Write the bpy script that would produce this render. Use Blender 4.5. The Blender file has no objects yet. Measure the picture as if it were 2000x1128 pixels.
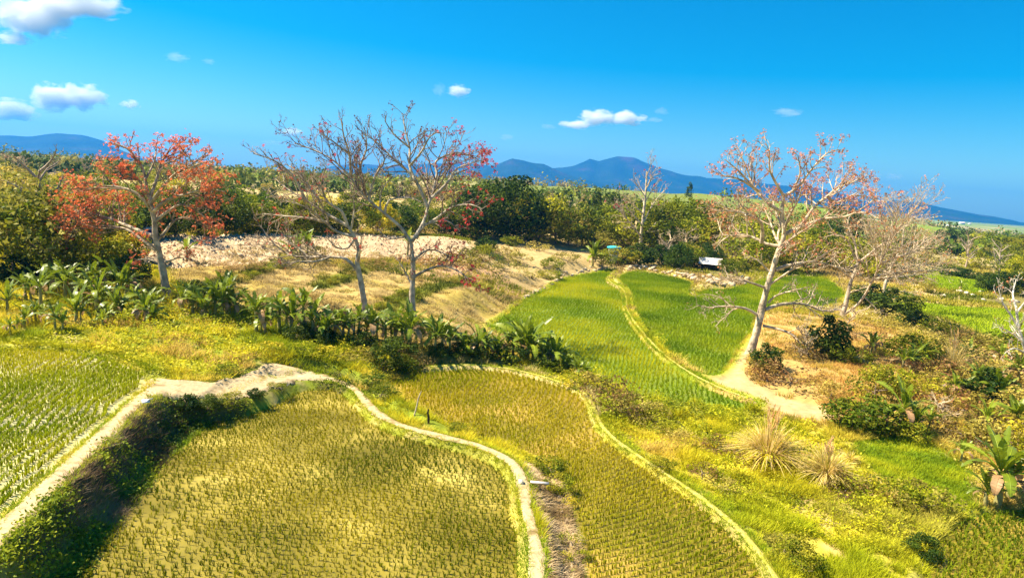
import bpy, math, random
import numpy as np
from mathutils import Vector, Matrix

# ------------------------------------------------------------------ camera, sky, sun, exposure
sc = bpy.context.scene
COL = sc.collection
PW, PH, FPX = 2000.0, 1128.0, 1351.0            # photograph size and focal length in its pixels
CAM_Z, PITCH, ROLL = 10.0, math.radians(8.4), math.radians(4.0)
fwd = np.array([0, math.cos(PITCH), -math.sin(PITCH)])
up0 = np.array([0, math.sin(PITCH), math.cos(PITCH)])
rt0 = np.array([1.0, 0, 0])
RIGHT = math.cos(ROLL)*rt0 + math.sin(ROLL)*up0
UP = math.cos(ROLL)*up0 - math.sin(ROLL)*rt0
cam = bpy.data.cameras.new('camera')
cam.sensor_width = 36.0
cam.lens = 36.0*FPX/PW
cam.clip_start, cam.clip_end = 0.2, 60000.0
camo = bpy.data.objects.new('camera', cam)
COL.objects.link(camo)
M = Matrix((( RIGHT[0], UP[0], -fwd[0], 0), (RIGHT[1], UP[1], -fwd[1], 0), (RIGHT[2], UP[2], -fwd[2], CAM_Z), (0, 0, 0, 1)))
camo.matrix_world = M
sc.camera = camo

SUN_EL, SUN_AZ = math.radians(51), math.radians(-84)    # azimuth from +Y towards +X: the sun stands on the left
sdir = Vector((math.sin(SUN_AZ)*math.cos(SUN_EL), math.cos(SUN_AZ)*math.cos(SUN_EL), math.sin(SUN_EL)))
world = bpy.data.worlds.new('World')
sc.world = world
world.use_nodes = True
wn = world.node_tree
for n in list(wn.nodes): wn.nodes.remove(n)
wo = wn.nodes.new('ShaderNodeOutputWorld')
wb = wn.nodes.new('ShaderNodeBackground')
sky = wn.nodes.new('ShaderNodeTexSky')
sky.sky_type = 'NISHITA'
sky.sun_disc = False
sky.sun_elevation = SUN_EL
sky.sun_rotation = SUN_AZ
sky.altitude = 300
sky.air_density = 1.0
sky.dust_density = 0.8
sky.ozone_density = 2.0
tn = wn.nodes.new('ShaderNodeMix'); tn.data_type = 'RGBA'; tn.blend_type = 'MULTIPLY'
tn.inputs[0].default_value = 1.0
tn.inputs[7].default_value = (0.68, 0.86, 0.90, 1.0)
hs = wn.nodes.new('ShaderNodeHueSaturation')
hs.inputs['Saturation'].default_value = 1.55
wn.links.new(sky.outputs[0], tn.inputs[6])
wn.links.new(tn.outputs[2], hs.inputs['Color'])
wn.links.new(hs.outputs[0], wb.inputs['Color'])
wb.inputs['Strength'].default_value = 0.064
wn.links.new(wb.outputs[0], wo.inputs['Surface'])

sun = bpy.data.lights.new('sun', 'SUN')
sun.energy = 5.0
sun.angle = math.radians(0.53)
sun.color = (1.0, 0.89, 0.66)
suno = bpy.data.objects.new('sun', sun)
suno.rotation_euler = sdir.to_track_quat('Z', 'Y').to_euler()
suno.location = (-40, 20, 60)
COL.objects.link(suno)

vs = sc.view_settings
vs.view_transform = 'Standard'
vs.look = 'None'
vs.exposure = 1.5
vs.gamma = 1.0
vs.use_curve_mapping = False
cy = sc.cycles
cy.max_bounces = 10
cy.diffuse_bounces = 3
cy.glossy_bounces = 2
cy.transmission_bounces = 4
cy.volume_bounces = 8
cy.transparent_max_bounces = 8
cy.use_denoising = True
cy.sample_clamp_indirect = 6.0
cy.caustics_reflective = False
cy.caustics_refractive = False

RS = np.random.RandomState(7)
random.seed(7)

# ------------------------------------------------------------------ pixel <-> world
def rays(px, py):
    px = np.atleast_1d(np.asarray(px, float)); py = np.atleast_1d(np.asarray(py, float))
    return fwd[None]*FPX + RIGHT[None]*(px-PW/2)[:, None] - UP[None]*(py-PH/2)[:, None]
def on_plane(px, py, z):
    d = rays(px, py)
    t = (np.asarray(z)-CAM_Z)/d[:, 2]
    return d[:, :2]*t[:, None]
def at_y(px, py, Y):
    d = rays(px, py)
    t = np.asarray(Y)/d[:, 1]
    p = d*t[:, None]; p[:, 2] += CAM_Z
    return p
def poly_px(pts, z):
    a = np.array(pts, float)
    return on_plane(a[:, 0], a[:, 1], z)
def dens(poly, step=0.6, closed=True):
    """resample and round a polygon with Catmull-Rom so that no edge stays straight"""
    P = np.asarray(poly); n = len(P); out = []
    rng = range(n if closed else n-1)
    for i in rng:
        if closed: p0, p1, p2, p3 = P[i-1], P[i], P[(i+1) % n], P[(i+2) % n]
        else: p0, p1, p2, p3 = P[max(i-1, 0)], P[i], P[i+1], P[min(i+2, n-1)]
        L = np.linalg.norm(p2-p1); k = int(np.clip(math.ceil(L/step), 1, 40))
        for j in range(k):
            t = j/k
            out.append(0.5*((2*p1)+(-p0+p2)*t+(2*p0-5*p1+4*p2-p3)*t*t+(-p0+3*p1-3*p2+p3)*t**3))
    if not closed: out.append(P[-1])
    return np.array(out)
def sdf(poly, pts, margin=6.0):
    """signed distance (negative inside), clipped to +margin away from the polygon"""
    P = np.asarray(poly); Q = np.asarray(pts)
    out = np.full(len(Q), margin)
    lo, hi = P.min(0)-margin, P.max(0)+margin
    idx = np.nonzero((Q[:, 0] > lo[0]) & (Q[:, 0] < hi[0]) & (Q[:, 1] > lo[1]) & (Q[:, 1] < hi[1]))[0]
    if len(idx) == 0: return out
    q = Q[idx]; best = np.full(len(q), 1e9); ins = np.zeros(len(q), bool)
    for i in range(len(P)):
        a, b = P[i-1], P[i]; e = b-a; L2 = (e*e).sum()+1e-12
        w = q-a
        t = np.clip((w@e)/L2, 0, 1)
        d = w-t[:, None]*e
        best = np.minimum(best, (d*d).sum(1))
        c = ((a[1] <= q[:, 1]) != (b[1] <= q[:, 1]))
        xx = a[0]+(q[:, 1]-a[1])*(e[0]/(e[1] if abs(e[1]) > 1e-12 else 1e-12))
        ins ^= c & (q[:, 0] < xx)
    s = np.sqrt(best); s[ins] *= -1
    out[idx] = np.minimum(s, margin)
    return out
def line_dist(line, pts):
    P = np.asarray(line); best = np.full(len(pts), 1e9); par = np.zeros(len(pts))
    for i in range(len(P)-1):
        a, b = P[i], P[i+1]; e = b-a
        w = pts-a; t = np.clip((w@e)/((e*e).sum()+1e-12), 0, 1)
        d = w-t[:, None]*e; d = (d*d).sum(1)
        m = d < best
        best[m] = d[m]; par[m] = i+t[m]
    return np.sqrt(best), par
def smooth(a, b, x):
    t = np.clip((x-a)/(b-a), 0, 1)
    return t*t*(3-2*t)
def _h(ix, iy, s):
    n = (ix*374761393 + iy*668265263 + s*2147483647) & 0xffffffff
    n = ((n ^ (n >> 13))*1274126177) & 0xffffffff
    return ((n ^ (n >> 16)) & 0xffff)/65535.0
def vnoise(p, sc_, s=0):
    x, y = p[:, 0]/sc_, p[:, 1]/sc_
    ix, iy = np.floor(x).astype(np.int64), np.floor(y).astype(np.int64)
    fx, fy = x-ix, y-iy
    fx = fx*fx*(3-2*fx); fy = fy*fy*(3-2*fy)
    return ((_h(ix, iy, s)*(1-fx)+_h(ix+1, iy, s)*fx)*(1-fy)+(_h(ix, iy+1, s)*(1-fx)+_h(ix+1, iy+1, s)*fx)*fy)
def fbm(p, sc_, s=0, o=3):
    v = 0; a = 0.5; tot = 0
    for k in range(o):
        v = v+a*vnoise(p, sc_/2**k, s+k*17); tot += a; a *= 0.5
    return v/tot

# ------------------------------------------------------------------ mesh helpers, tags, materials
class Acc:
    def __init__(s): s.V = []; s.F = {3: [], 4: []}; s.C = []; s.n = 0
    def add(s, V, F, C=None):
        V = np.asarray(V, float).reshape(-1, 3); F = np.asarray(F, np.int64)
        s.V.append(V); s.F[F.shape[1]].append(F+s.n)
        if C is None: C = np.ones((len(V), 3))
        C = np.asarray(C, float)
        if C.ndim == 1: C = np.tile(C, (len(V), 1))
        s.C.append(C); s.n += len(V)
    def mesh(s, name, smooth_=False):
        me = bpy.data.meshes.new(name)
        V = np.concatenate(s.V) if s.V else np.zeros((0, 3))
        C = np.concatenate(s.C) if s.C else np.zeros((0, 3))
        loops = []; starts = []; pos = 0
        for k in (3, 4):
            if s.F[k]:
                F = np.concatenate(s.F[k]); loops.append(F.ravel())
                starts.append(pos+np.arange(len(F))*k); pos += F.size
        me.vertices.add(len(V)); me.vertices.foreach_set('co', V.astype(np.float32).ravel())
        if loops:
            lp = np.concatenate(loops); st = np.concatenate(starts)
            me.loops.add(len(lp)); me.loops.foreach_set('vertex_index', lp.astype(np.int32))
            me.polygons.add(len(st)); me.polygons.foreach_set('loop_start', st.astype(np.int32))
        at = me.attributes.new('Col', 'FLOAT_COLOR', 'POINT')
        cc = np.ones((len(V), 4), np.float32); cc[:, :3] = C
        at.data.foreach_set('color', cc.ravel())
        me.update(calc_edges=True)
        if smooth_ and loops:
            me.polygons.foreach_set('use_smooth', np.ones(len(me.polygons), bool))
        return me
def obj(name, me, mat=None, parent=None):
    if isinstance(me, Acc): me = me.mesh(name)
    o = bpy.data.objects.new(name, me); COL.objects.link(o)
    if mat is not None and len(me.materials) == 0: me.materials.append(mat)
    if parent is not None: o.parent = parent
    return o
def tag(o, label=None, cat=None, group=None, kind=None):
    if label: o['label'] = label
    if cat: o['category'] = cat
    if group: o['group'] = group
    if kind: o['kind'] = kind
    return o
def thing(name, loc, label, cat, group=None, rz=0.0, s=1.0):
    o = bpy.data.objects.new(name, None); COL.objects.link(o)
    o.empty_display_size = 0.3
    o.location = loc; o.rotation_euler = (0, 0, rz); o.scale = (s, s, s)
    return tag(o, label, cat, group)
def copy_tree(src, parent=None):
    c = src.copy(); COL.objects.link(c); c.parent = parent
    for ch in src.children: copy_tree(ch, c)
    return c

def nodes(name):
    m = bpy.data.materials.new(name); m.use_nodes = True
    nt = m.node_tree
    for n in list(nt.nodes): nt.nodes.remove(n)
    out = nt.nodes.new('ShaderNodeOutputMaterial')
    return m, nt, out
def noise_fac(nt, scale, detail=4, coord='Object'):
    tc = nt.nodes.new('ShaderNodeTexCoord'); n = nt.nodes.new('ShaderNodeTexNoise')
    n.inputs['Scale'].default_value = scale; n.inputs['Detail'].default_value = detail
    nt.links.new(tc.outputs[coord], n.inputs['Vector'])
    return n.outputs['Fac']
def maprange(nt, fac, a, b, lo=0.3, hi=0.7):
    r = nt.nodes.new('ShaderNodeMapRange')
    r.inputs['From Min'].default_value = lo; r.inputs['From Max'].default_value = hi
    r.inputs['To Min'].default_value = a; r.inputs['To Max'].default_value = b
    nt.links.new(fac, r.inputs['Value']); return r.outputs['Result']
def vcol_mat(name, rough=0.7, transl=0.0, nscale=0.0, namp=0.3, rand=0.0, spec=0.2, bump=0.0, bscale=30.0, tint=(1, 1, 1), hrand=0.0, coord='Object'):
    m, nt, out = nodes(name); L = nt.links.new
    at = nt.nodes.new('ShaderNodeAttribute'); at.attribute_name = 'Col'
    h = nt.nodes.new('ShaderNodeHueSaturation')
    mx = nt.nodes.new('ShaderNodeMix'); mx.data_type = 'RGBA'; mx.blend_type = 'MULTIPLY'
    mx.inputs[0].default_value = 1.0; mx.inputs[7].default_value = (*tint, 1)
    L(at.outputs['Color'], mx.inputs[6]); L(mx.outputs[2], h.inputs['Color'])
    val = None
    if nscale: val = maprange(nt, noise_fac(nt, nscale, coord=coord), 1-namp, 1+namp)
    if rand:
        oi = nt.nodes.new('ShaderNodeObjectInfo')
        r = maprange(nt, oi.outputs['Random'], 1-rand, 1+rand, 0, 1)
        if val is not None:
            mm = nt.nodes.new('ShaderNodeMath'); mm.operation = 'MULTIPLY'; L(val, mm.inputs[0]); L(r, mm.inputs[1]); val = mm.outputs[0]
        else: val = r
        if hrand: L(maprange(nt, oi.outputs['Random'], 0.5+hrand, 0.5-hrand, 0, 1), h.inputs['Hue'])
    if val is not None: L(val, h.inputs['Value'])
    p = nt.nodes.new('ShaderNodeBsdfPrincipled')
    p.inputs['Roughness'].default_value = rough
    p.inputs['Specular IOR Level'].default_value = spec
    L(h.outputs[0], p.inputs['Base Color'])
    if bump:
        b = nt.nodes.new('ShaderNodeBump'); b.inputs['Strength'].default_value = bump; b.inputs['Distance'].default_value = 0.05
        L(noise_fac(nt, bscale, 5), b.inputs['Height']); L(b.outputs[0], p.inputs['Normal'])
    if transl:
        t = nt.nodes.new('ShaderNodeBsdfTranslucent'); L(h.outputs[0], t.inputs['Color'])
        ms = nt.nodes.new('ShaderNodeMixShader'); ms.inputs[0].default_value = transl
        L(p.outputs[0], ms.inputs[1]); L(t.outputs[0], ms.inputs[2]); L(ms.outputs[0], out.inputs['Surface'])
    else: L(p.outputs[0], out.inputs['Surface'])
    return m
def ramp_mat(name, cols, scale, rough=0.8, spec=0.2, bump=0.3, bscale=None, detail=6, coord='Object', dist=0.05):
    m, nt, out = nodes(name); L = nt.links.new
    f = noise_fac(nt, scale, detail, coord)
    r = nt.nodes.new('ShaderNodeValToRGB')
    e = r.color_ramp.elements
    pos = np.linspace(0.3, 0.7, len(cols))
    while len(e) < len(cols): e.new(0.5)
    for i, c in enumerate(cols): e[i].position = pos[i]; e[i].color = (*c, 1)
    L(f, r.inputs['Fac'])
    p = nt.nodes.new('ShaderNodeBsdfPrincipled'); p.inputs['Roughness'].default_value = rough
    p.inputs['Specular IOR Level'].default_value = spec
    L(r.outputs[0], p.inputs['Base Color'])
    if bump:
        b = nt.nodes.new('ShaderNodeBump'); b.inputs['Strength'].default_value = bump; b.inputs['Distance'].default_value = dist
        L(noise_fac(nt, bscale or scale*4, 5, coord), b.inputs['Height']); L(b.outputs[0], p.inputs['Normal'])
    L(p.outputs[0], out.inputs['Surface'])
    return m

# ------------------------------------------------------------------ layout: fields, paths, covers (photo outlines laid on the ground)
FIELDS = {
 'A': (1.25, [(-420,690),(-200,680),(0,683),(60,684),(130,690),(200,702),(255,718),(285,737),(287,750),(270,772),(240,798),(200,834),(150,880),(100,925),(50,978),(0,1028),(-160,1180),(-420,1180)]),
 'B': (0.0, [(150,1128),(200,1060),(260,985),(330,900),(400,835),(470,790),(540,757),(590,744),(650,754),(690,777),(730,814),(790,846),(860,868),(940,897),(988,922),(1006,955),(1016,1005),(1026,1060),(1028,1128),(1035,1300),(20,1300)]),
 'C': (-0.45, [(755,745),(790,728),(850,718),(920,717),(1000,727),(1080,747),(1130,767),(1152,790),(1165,825),(1195,860),(1238,892),(1300,934),(1360,974),(1420,1022),(1470,1075),(1505,1128),(1600,1300),(1165,1300),(1143,1128),(1133,1060),(1118,1000),(1100,945),(1060,902),(1010,880),(955,862),(900,846),(855,828),(815,803),(775,775)]),
 'D': (-0.7, [(958,640),(985,618),(1020,588),(1060,570),(1095,547),(1150,535),(1188,529),(1200,532),(1188,548),(1212,565),(1219,600),(1240,640),(1285,692),(1336,728),(1396,756),(1456,776),(1480,790),(1450,802),(1380,795),(1300,787),(1240,772),(1180,747),(1130,717),(1085,697),(1015,668)]),
 'E': (-0.55, [(1208,542),(1240,531),(1290,537),(1345,549),(1350,560),(1345,574),(1357,580),(1373,568),(1420,566),(1450,557),(1520,542),(1600,543),(1642,566),(1630,592),(1560,604),(1505,606),(1478,620),(1462,650),(1440,682),(1415,722),(1385,734),(1342,716),(1294,677),(1252,630),(1234,592),(1228,566)]),
 'G': (-1.6, [(1745,596),(1800,592),(1850,598),(1905,602),(1960,606),(2060,628),(2150,660),(2150,760),(2060,710),(1990,690),(1930,660),(1860,634),(1790,618)]),
 'J': (-1.5, [(1775,552),(1800,538),(1840,532),(1890,540),(1935,548),(1965,560),(1920,575),(1870,572),(1820,566)]),
 'I': (-0.9, [(1815,1128),(1826,1085),(1856,1040),(1905,1010),(1990,1000),(2150,1010),(2400,1300),(1790,1300)]),
}
FPOLY = {k: dens(poly_px(p, z), 0.7) for k, (z, p) in FIELDS.items()}
PATHS = {   # centre line in the photo with height, half width in metres
 'field_path': ([(-60,1095,1.35),(0,1044,1.35),(60,984,1.35),(130,918,1.35),(200,852,1.3),(255,798,1.3),(292,766,1.25)], 0.30),
 'dyke_path': ([(545,740,0.4),(610,736,0.33),(655,742,0.3),(692,760,0.28),(716,786,0.26),(750,815,0.25),(800,836,0.25),(860,851,0.25),(925,868,0.25),(975,888,0.25),(1008,912,0.25),(1022,945,0.25),(1026,985,0.25),(1038,1030,0.25),(1048,1080,0.25),(1050,1128,0.25),(1055,1230,0.25)], 0.2),
 'dyke_a': ([(835,716,-0.2),(920,712,-0.25),(1000,721,-0.27),(1080,741,-0.28),(1134,762,-0.28),(1158,790,-0.28),(1172,825,-0.28),(1203,858,-0.28),(1246,889,-0.28),(1308,930,-0.28),(1368,970,-0.28),(1428,1018,-0.28),(1480,1073,-0.28),(1515,1128,-0.28),(1600,1270,-0.28)], 0.10),
 'dyke_b': ([(1200,529,-0.45),(1190,540,-0.45),(1192,550,-0.45),(1214,562,-0.45),(1223,580,-0.45),(1226,605,-0.45),(1246,637,-0.45),(1289,684,-0.45),(1339,722,-0.45),(1398,753,-0.45),(1462,777,-0.45)], 0.10),
}
PLINE = {}
for k, (pts, hw) in PATHS.items():
    a = np.array(pts, float)
    w = on_plane(a[:, 0], a[:, 1], a[:, 2])
    PLINE[k] = (dens(np.column_stack([w, a[:, 2]]), 0.35, closed=False), hw)
COVER = {
 'sand': poly_px([(283,757),(296,742),(330,745),(400,749),(450,743),(500,726),(540,718),(585,724),(640,732),(655,742),(610,742),(575,744),(545,754),(505,766),(440,772),(390,772),(335,772),(297,774)], [1.22,1.22,1.15,0.98,0.85,0.62,0.5,0.4,0.34,0.32,0.34,0.4,0.5,0.64,0.88,1.0,1.12,1.22]),
 'bank': poly_px([(-60,1120),(0,1058),(140,926),(290,786),(335,774),(440,774),(505,768),(560,752),(540,760),(470,792),(400,837),(330,902),(260,987),(200,1062),(150,1130),(60,1300),(-200,1300)], [1.3,1.3,1.25,1.2,1.1,0.85,0.62,0.42,0.15,0.05,0,0,0,0,0,0,1.2]),
 'terrace': poly_px([(330,545),(420,522),(560,508),(700,508),(900,512),(1000,520),(1080,540),(1090,550),(1060,570),(1020,590),(985,620),(960,637),(900,645),(830,645),(700,645),(470,605),(400,600),(345,575)], 1.3),
 'stony': poly_px([(110,500),(140,478),(330,462),(520,457),(700,458),(880,463),(935,492),(900,508),(700,506),(560,510),(420,520),(330,524),(200,515)], [2.1,2.8,3.3,3.3,3.2,3.1,2.2,1.5,1.8,1.9,1.9,1.9,2.1]),
 'tan': poly_px([(930,478),(1000,462),(1080,470),(1160,490),(1190,515),(1150,532),(1095,545),(1040,545),(960,530),(925,508)], 0.7),
 'mound': poly_px([(1385,740),(1425,720),(1445,688),(1470,640),(1480,608),(1560,608),(1700,612),(1790,660),(1850,740),(1900,830),(1990,885),(2060,940),(1990,930),(1900,870),(1800,800),(1600,806),(1480,782)], -0.2),
 'litter': poly_px([(1026,905),(1062,905),(1098,950),(1116,1005),(1130,1060),(1140,1128),(1165,1300),(1080,1300),(1072,1128),(1062,1040),(1042,985),(1036,940)], -0.1),
 'clover': poly_px([(1665,868),(1740,852),(1820,868),(1880,905),(1908,955),(1902,1000),(1840,988),(1760,962),(1700,925)], -0.6),
 'dust': poly_px([(1380,740),(1420,722),(1446,690),(1470,690),(1450,728),(1500,760),(1580,790),(1650,812),(1600,815),(1520,798),(1450,770)], -0.5),
 'strip': poly_px([(830,712),(920,706),(1000,714),(1080,734),(1130,755),(1158,778),(1170,812),(1160,815),(1148,788),(1128,768),(1078,749),(1000,729),(920,719),(850,721)], -0.3),
 'ruddy': poly_px([(840,520),(960,515),(1060,535),(1000,556),(900,552),(830,540)], 1.0),
 'hedge1': poly_px([(330,560),(400,566),(470,540),(560,512),(590,508),(600,516),(520,540),(450,565),(400,585),(340,585)], 1.5),
 'hedge2': poly_px([(620,548),(690,530),(760,510),(765,516),(700,540),(640,560),(610,560)], 1.5),
 'hedge3': poly_px([(735,600),(790,572),(850,548),(940,540),(1010,548),(1005,556),(940,550),(860,560),(800,588),(750,612)], 1.2),
}
SZ = np.array([1.22,1.22,1.15,0.98,0.85,0.62,0.5,0.4,0.34,0.32,0.34,0.4,0.5,0.64,0.88,1.0,1.12,1.22])
o_ = np.argsort(COVER['sand'][:, 0]); SANDX, SANDZ = COVER['sand'][o_, 0], np.convolve(np.pad(SZ[o_], 1, 'edge'), [1/3]*3, 'valid')
COVER = {k: dens(v, 0.8) for k, v in COVER.items()}

# ------------------------------------------------------------------ terrain height
ctrl = []
def C_(px, py, z):
    w = on_plane(px, py, z)[0]; ctrl.append((w[0], w[1], z))
for c in [(600,1128,0.05),(300,1128,0.1),(60,1128,0.8),(-200,1128,1.2),(100,800,1.25),(0,690,1.25),(-250,900,1.25),(-300,720,1.3),
 (100,650,1.4),(300,650,1.4),(450,690,1.1),(560,690,0.9),(640,690,0.7),(720,690,0.4),(745,720,0.1),(620,640,1.3),(830,680,0.4),(900,700,0.0),
 (400,760,0.85),(540,735,0.5),(330,760,1.2),(640,720,0.45),
 (500,570,1.6),(700,570,1.3),(850,570,0.9),(930,600,0.5),(1000,560,0.1),(350,560,1.9),(200,560,1.9),(30,560,1.9),(-200,600,1.8),
 (500,520,1.9),(700,515,1.8),(880,515,1.4),(330,530,1.9),(200,520,2.1),(60,520,2.2),
 (500,458,3.3),(700,459,3.2),(860,464,3.0),(330,463,3.4),(150,475,3.4),(0,470,3.5),(-200,470,3.5),
 (960,480,1.2),(1050,480,0.8),(1150,495,0.2),(1250,505,0.0),(1380,505,0.1),(1320,520,-0.4),(1050,530,0.2),
 (1000,690,-0.35),(1100,720,-0.5),(1160,770,-0.7),(1250,820,-0.6),(1400,850,-0.7),(1470,930,-0.6),(1600,1000,-0.7),(1700,1100,-0.7),(1300,890,-0.5),(1400,970,-0.5),
 (1480,690,-0.1),(1560,650,0.3),(1650,640,0.4),(1600,700,0.2),(1720,700,0.1),(1850,720,-0.3),(1980,760,-0.6),(1600,780,-0.4),(1550,840,-0.8),(1800,820,-0.5),
 (1800,900,-0.7),(1950,900,-0.6),(1950,1060,-0.9),(1780,620,-0.8),(1900,660,-1.4),(2100,740,-1.5),
 (1850,590,-1.6),(1980,600,-1.7),(1800,530,-1.3),(1950,530,-1.6),(1700,560,-0.9),(1650,500,-0.4),(1850,480,-1.2),(1980,490,-1.6),(1560,530,-0.7)]:
    C_(*c)
ctrl += [(-70,120,3.8),(-30,110,3.5),(0,120,2.6),(30,120,1.4),(70,120,0.2),(-120,200,5.0),(-40,220,5.6),(20,220,5.8),(70,220,3.6),(130,200,-0.6),(-200,350,6),
 (0,400,11.5),(80,400,13.0),(150,400,12.0),(210,380,4.5),(300,400,-4),(-120,400,6.5),(-60,300,6.5),(40,300,8),(110,300,5.5),(180,270,-1.5),(400,300,-8),(-400,300,5),
 (0,650,9),(200,700,5),(-300,700,4),(500,700,-10),(700,500,-13),(1000,1000,-15),(0,1200,2),(-1000,1000,0),(0,3000,-8),(3000,3000,-12),(-3000,3000,-6),(6000,6000,-14),(-6000,6000,-8),(0,6500,-10),
 (0,-20,0.2),(-40,-20,1),(40,-20,-1),(300,0,-3),(-300,0,3),(-3000,0,0),(3000,0,-8)]
ctrl = np.array(ctrl)
def z_base(P):
    num = np.zeros(len(P)); den = np.zeros(len(P))
    for x, y, z in ctrl:
        s2 = (0.035*max(abs(y), 20))**2
        w = 1.0/((P[:, 0]-x)**2+(P[:, 1]-y)**2+s2)**1.8*s2**0.5
        num += w*z; den += w
    r = np.hypot(P[:, 0], P[:, 1])
    z = num/den
    z += (fbm(P, 2.2, 3)-0.5)*0.22*smooth(400, 60, r)+(fbm(P, 40, 9)-0.5)*np.clip(r/120-0.5, 0, 3.0)*1.2
    return z
def z_full(P):
    z = z_base(P)
    pd = []
    for k, (ln, hw) in PLINE.items():
        d, par = line_dist(ln[:, :2], P)
        zz = np.interp(par, np.arange(len(ln)), ln[:, 2])
        w = smooth(hw+0.9, hw+0.1, d)
        z = z*(1-w)+zz*w
        pd.append((d, zz, hw))
    ss = sdf(COVER['sand'], P, 3.0)
    zs = np.interp(P[:, 0], SANDX, SANDZ)
    s = sdf(COVER['stony'], P)
    z += smooth(0.5, -0.8, s)*(fbm(P, 1.1, 21)-0.45)*0.35
    for k in ('hedge1', 'hedge2', 'hedge3'):
        z += smooth(0.5, -0.4, sdf(COVER[k], P))*0.12
    for k, (zf, _) in FIELDS.items():
        s = sdf(FPOLY[k], P)
        w = smooth(4.5 if k == 'D' else 1.3, 0.25, s)
        z = z*(1-w)+(zf+0.02)*w
        z += 0.17*np.exp(-((s-0.38)/0.2)**2)*(s > -0.2)
        z = np.where(s < 0.05, zf-0.12, z)
    sb = sdf(COVER['bank'], P, 2.0)
    dB = np.maximum(sdf(FPOLY['B'], P, 6.0), 0.0); dA = np.maximum(np.minimum(pd[0][0]-pd[0][2]-0.15, ss-0.05), 0.0)
    zt = np.where(ss < pd[0][0]-pd[0][2], zs, 1.3); t = dA/(dA+dB+1e-3)
    zg = zt*(1-t)**2.6-0.05+(fbm(P, 0.7, 25)-0.5)*0.25
    w = np.maximum(smooth(0.35, -0.1, sb), ((ss < 1.4) & (dB < 1.3) & (ss > 0))*1.0)*(dB > 0); z = z*(1-w)+zg*w
    w = smooth(0.7, 0.1, ss); z = z*(1-w)+zs*w
    for d, zz, hw in pd:
        w = smooth(hw+0.34, hw+0.1, d); z = z*(1-w)+zz*w
    return z
def grow_axis(a, b, st, lo, hi, g):
    core = list(np.arange(a, b, st)); x = b; d = st; right = [b]
    while x < hi: d *= g; x += d; right.append(min(x, hi))
    x = a; d = st; left = []
    while x > lo: d *= g; x -= d; left.append(max(x, lo))
    return np.array(left[::-1]+core+right)
GX = grow_axis(-42, 56, 0.28, -6800, 6800, 1.07)
GY = grow_axis(13, 66, 0.24, -300, 6800, 1.06)
gxx, gyy = np.meshgrid(GX, GY)
GP = np.column_stack([gxx.ravel(), gyy.ravel()])
GZ = z_full(GP).reshape(gxx.shape)
def gz(x, y):
    x = np.atleast_1d(np.asarray(x, float)); y = np.atleast_1d(np.asarray(y, float))
    i = np.clip(np.searchsorted(GX, x)-1, 0, len(GX)-2); j = np.clip(np.searchsorted(GY, y)-1, 0, len(GY)-2)
    fx = np.clip((x-GX[i])/(GX[i+1]-GX[i]), 0, 1); fy = np.clip((y-GY[j])/(GY[j+1]-GY[j]), 0, 1)
    return (GZ[j, i]*(1-fx)+GZ[j, i+1]*fx)*(1-fy)+(GZ[j+1, i]*(1-fx)+GZ[j+1, i+1]*fx)*fy
def hit(px, py):
    """where the line of sight through a photo pixel meets the ground"""
    d = rays(px, py)[0]; d = d/np.linalg.norm(d)
    t = 8*1.006**np.arange(0, 820)
    p = d[None]*t[:, None]; zz = p[:, 2]+CAM_Z-gz(p[:, 0], p[:, 1])
    k = np.nonzero(zz < 0)[0]
    k = k[0] if len(k) else len(t)-1
    if k > 0:
        f = zz[k-1]/(zz[k-1]-zz[k]+1e-9); q = p[k-1]*(1-f)+p[k]*f
    else: q = p[k]
    return np.array([q[0], q[1], gz(q[0], q[1])[0]])
def hits(pts): return np.array([hit(a, b) for a, b in pts])

# ------------------------------------------------------------------ ground sheet
n1 = fbm(GP, 3.0, 31); n2 = fbm(GP, 0.9, 33); n3 = fbm(GP, 14, 35); n4 = fbm(GP, 70, 37)
R_ = np.hypot(GP[:, 0], GP[:, 1])
def mixc(c, col, w): return c*(1-w[:, None])+np.array(col)[None]*w[:, None]
gc = np.tile(np.array([0.43, 0.35, 0.05]), (len(GP), 1))
gc = mixc(gc, (0.36, 0.27, 0.09), smooth(0.45, 0.7, n1))
gc = mixc(gc, (0.20, 0.24, 0.02), smooth(0.5, 0.75, n3))
gc = mixc(gc, (0.42, 0.30, 0.15), smooth(0.58, 0.75, n2)*0.6)
far = smooth(60, 72, GP[:, 1]); gc = mixc(gc, (0.20, 0.17, 0.05), far)
gc = mixc(gc, (0.46, 0.34, 0.15), far*smooth(0.46, 0.56, fbm(GP, 25, 41)))
vfar = smooth(190, 260, GP[:, 1]+0.25*GP[:, 0]); gc = mixc(gc, (0.17, 0.20, 0.045), vfar)
gc = mixc(gc, (0.38, 0.29, 0.15), vfar*smooth(0.5, 0.6, fbm(GP, 120, 43)))
gc = mixc(gc, (0.17, 0.24, 0.035), vfar*smooth(60, 130, GP[:, 0])*smooth(0.44, 0.56, fbm(GP, 90, 47)))
def cov(k, col, soft=0.5, amt=1.0, ns=1.0):
    global gc
    s = sdf(COVER[k], GP)+(n2-0.5)*ns
    gc = mixc(gc, col, smooth(soft, -soft, s)*amt)
cov('terrace', (0.40, 0.28, 0.10), 0.8); gc = mixc(gc, (0.34, 0.25, 0.06), smooth(0.4, -0.4, sdf(COVER['terrace'], GP))*smooth(0.5, 0.65, n1))
cov('ruddy', (0.50, 0.30, 0.17), 0.8, 0.8)
cov('tan', (0.42, 0.30, 0.13), 0.8, 0.9)
cov('stony', (0.46, 0.33, 0.20), 0.5, 1.0, 0.6)
for k in ('hedge1', 'hedge2', 'hedge3'): cov(k, (0.15, 0.16, 0.02), 0.3, 1.0, 0.5)
cov('mound', (0.46, 0.28, 0.10), 0.9, 0.9, 2.0)
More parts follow.
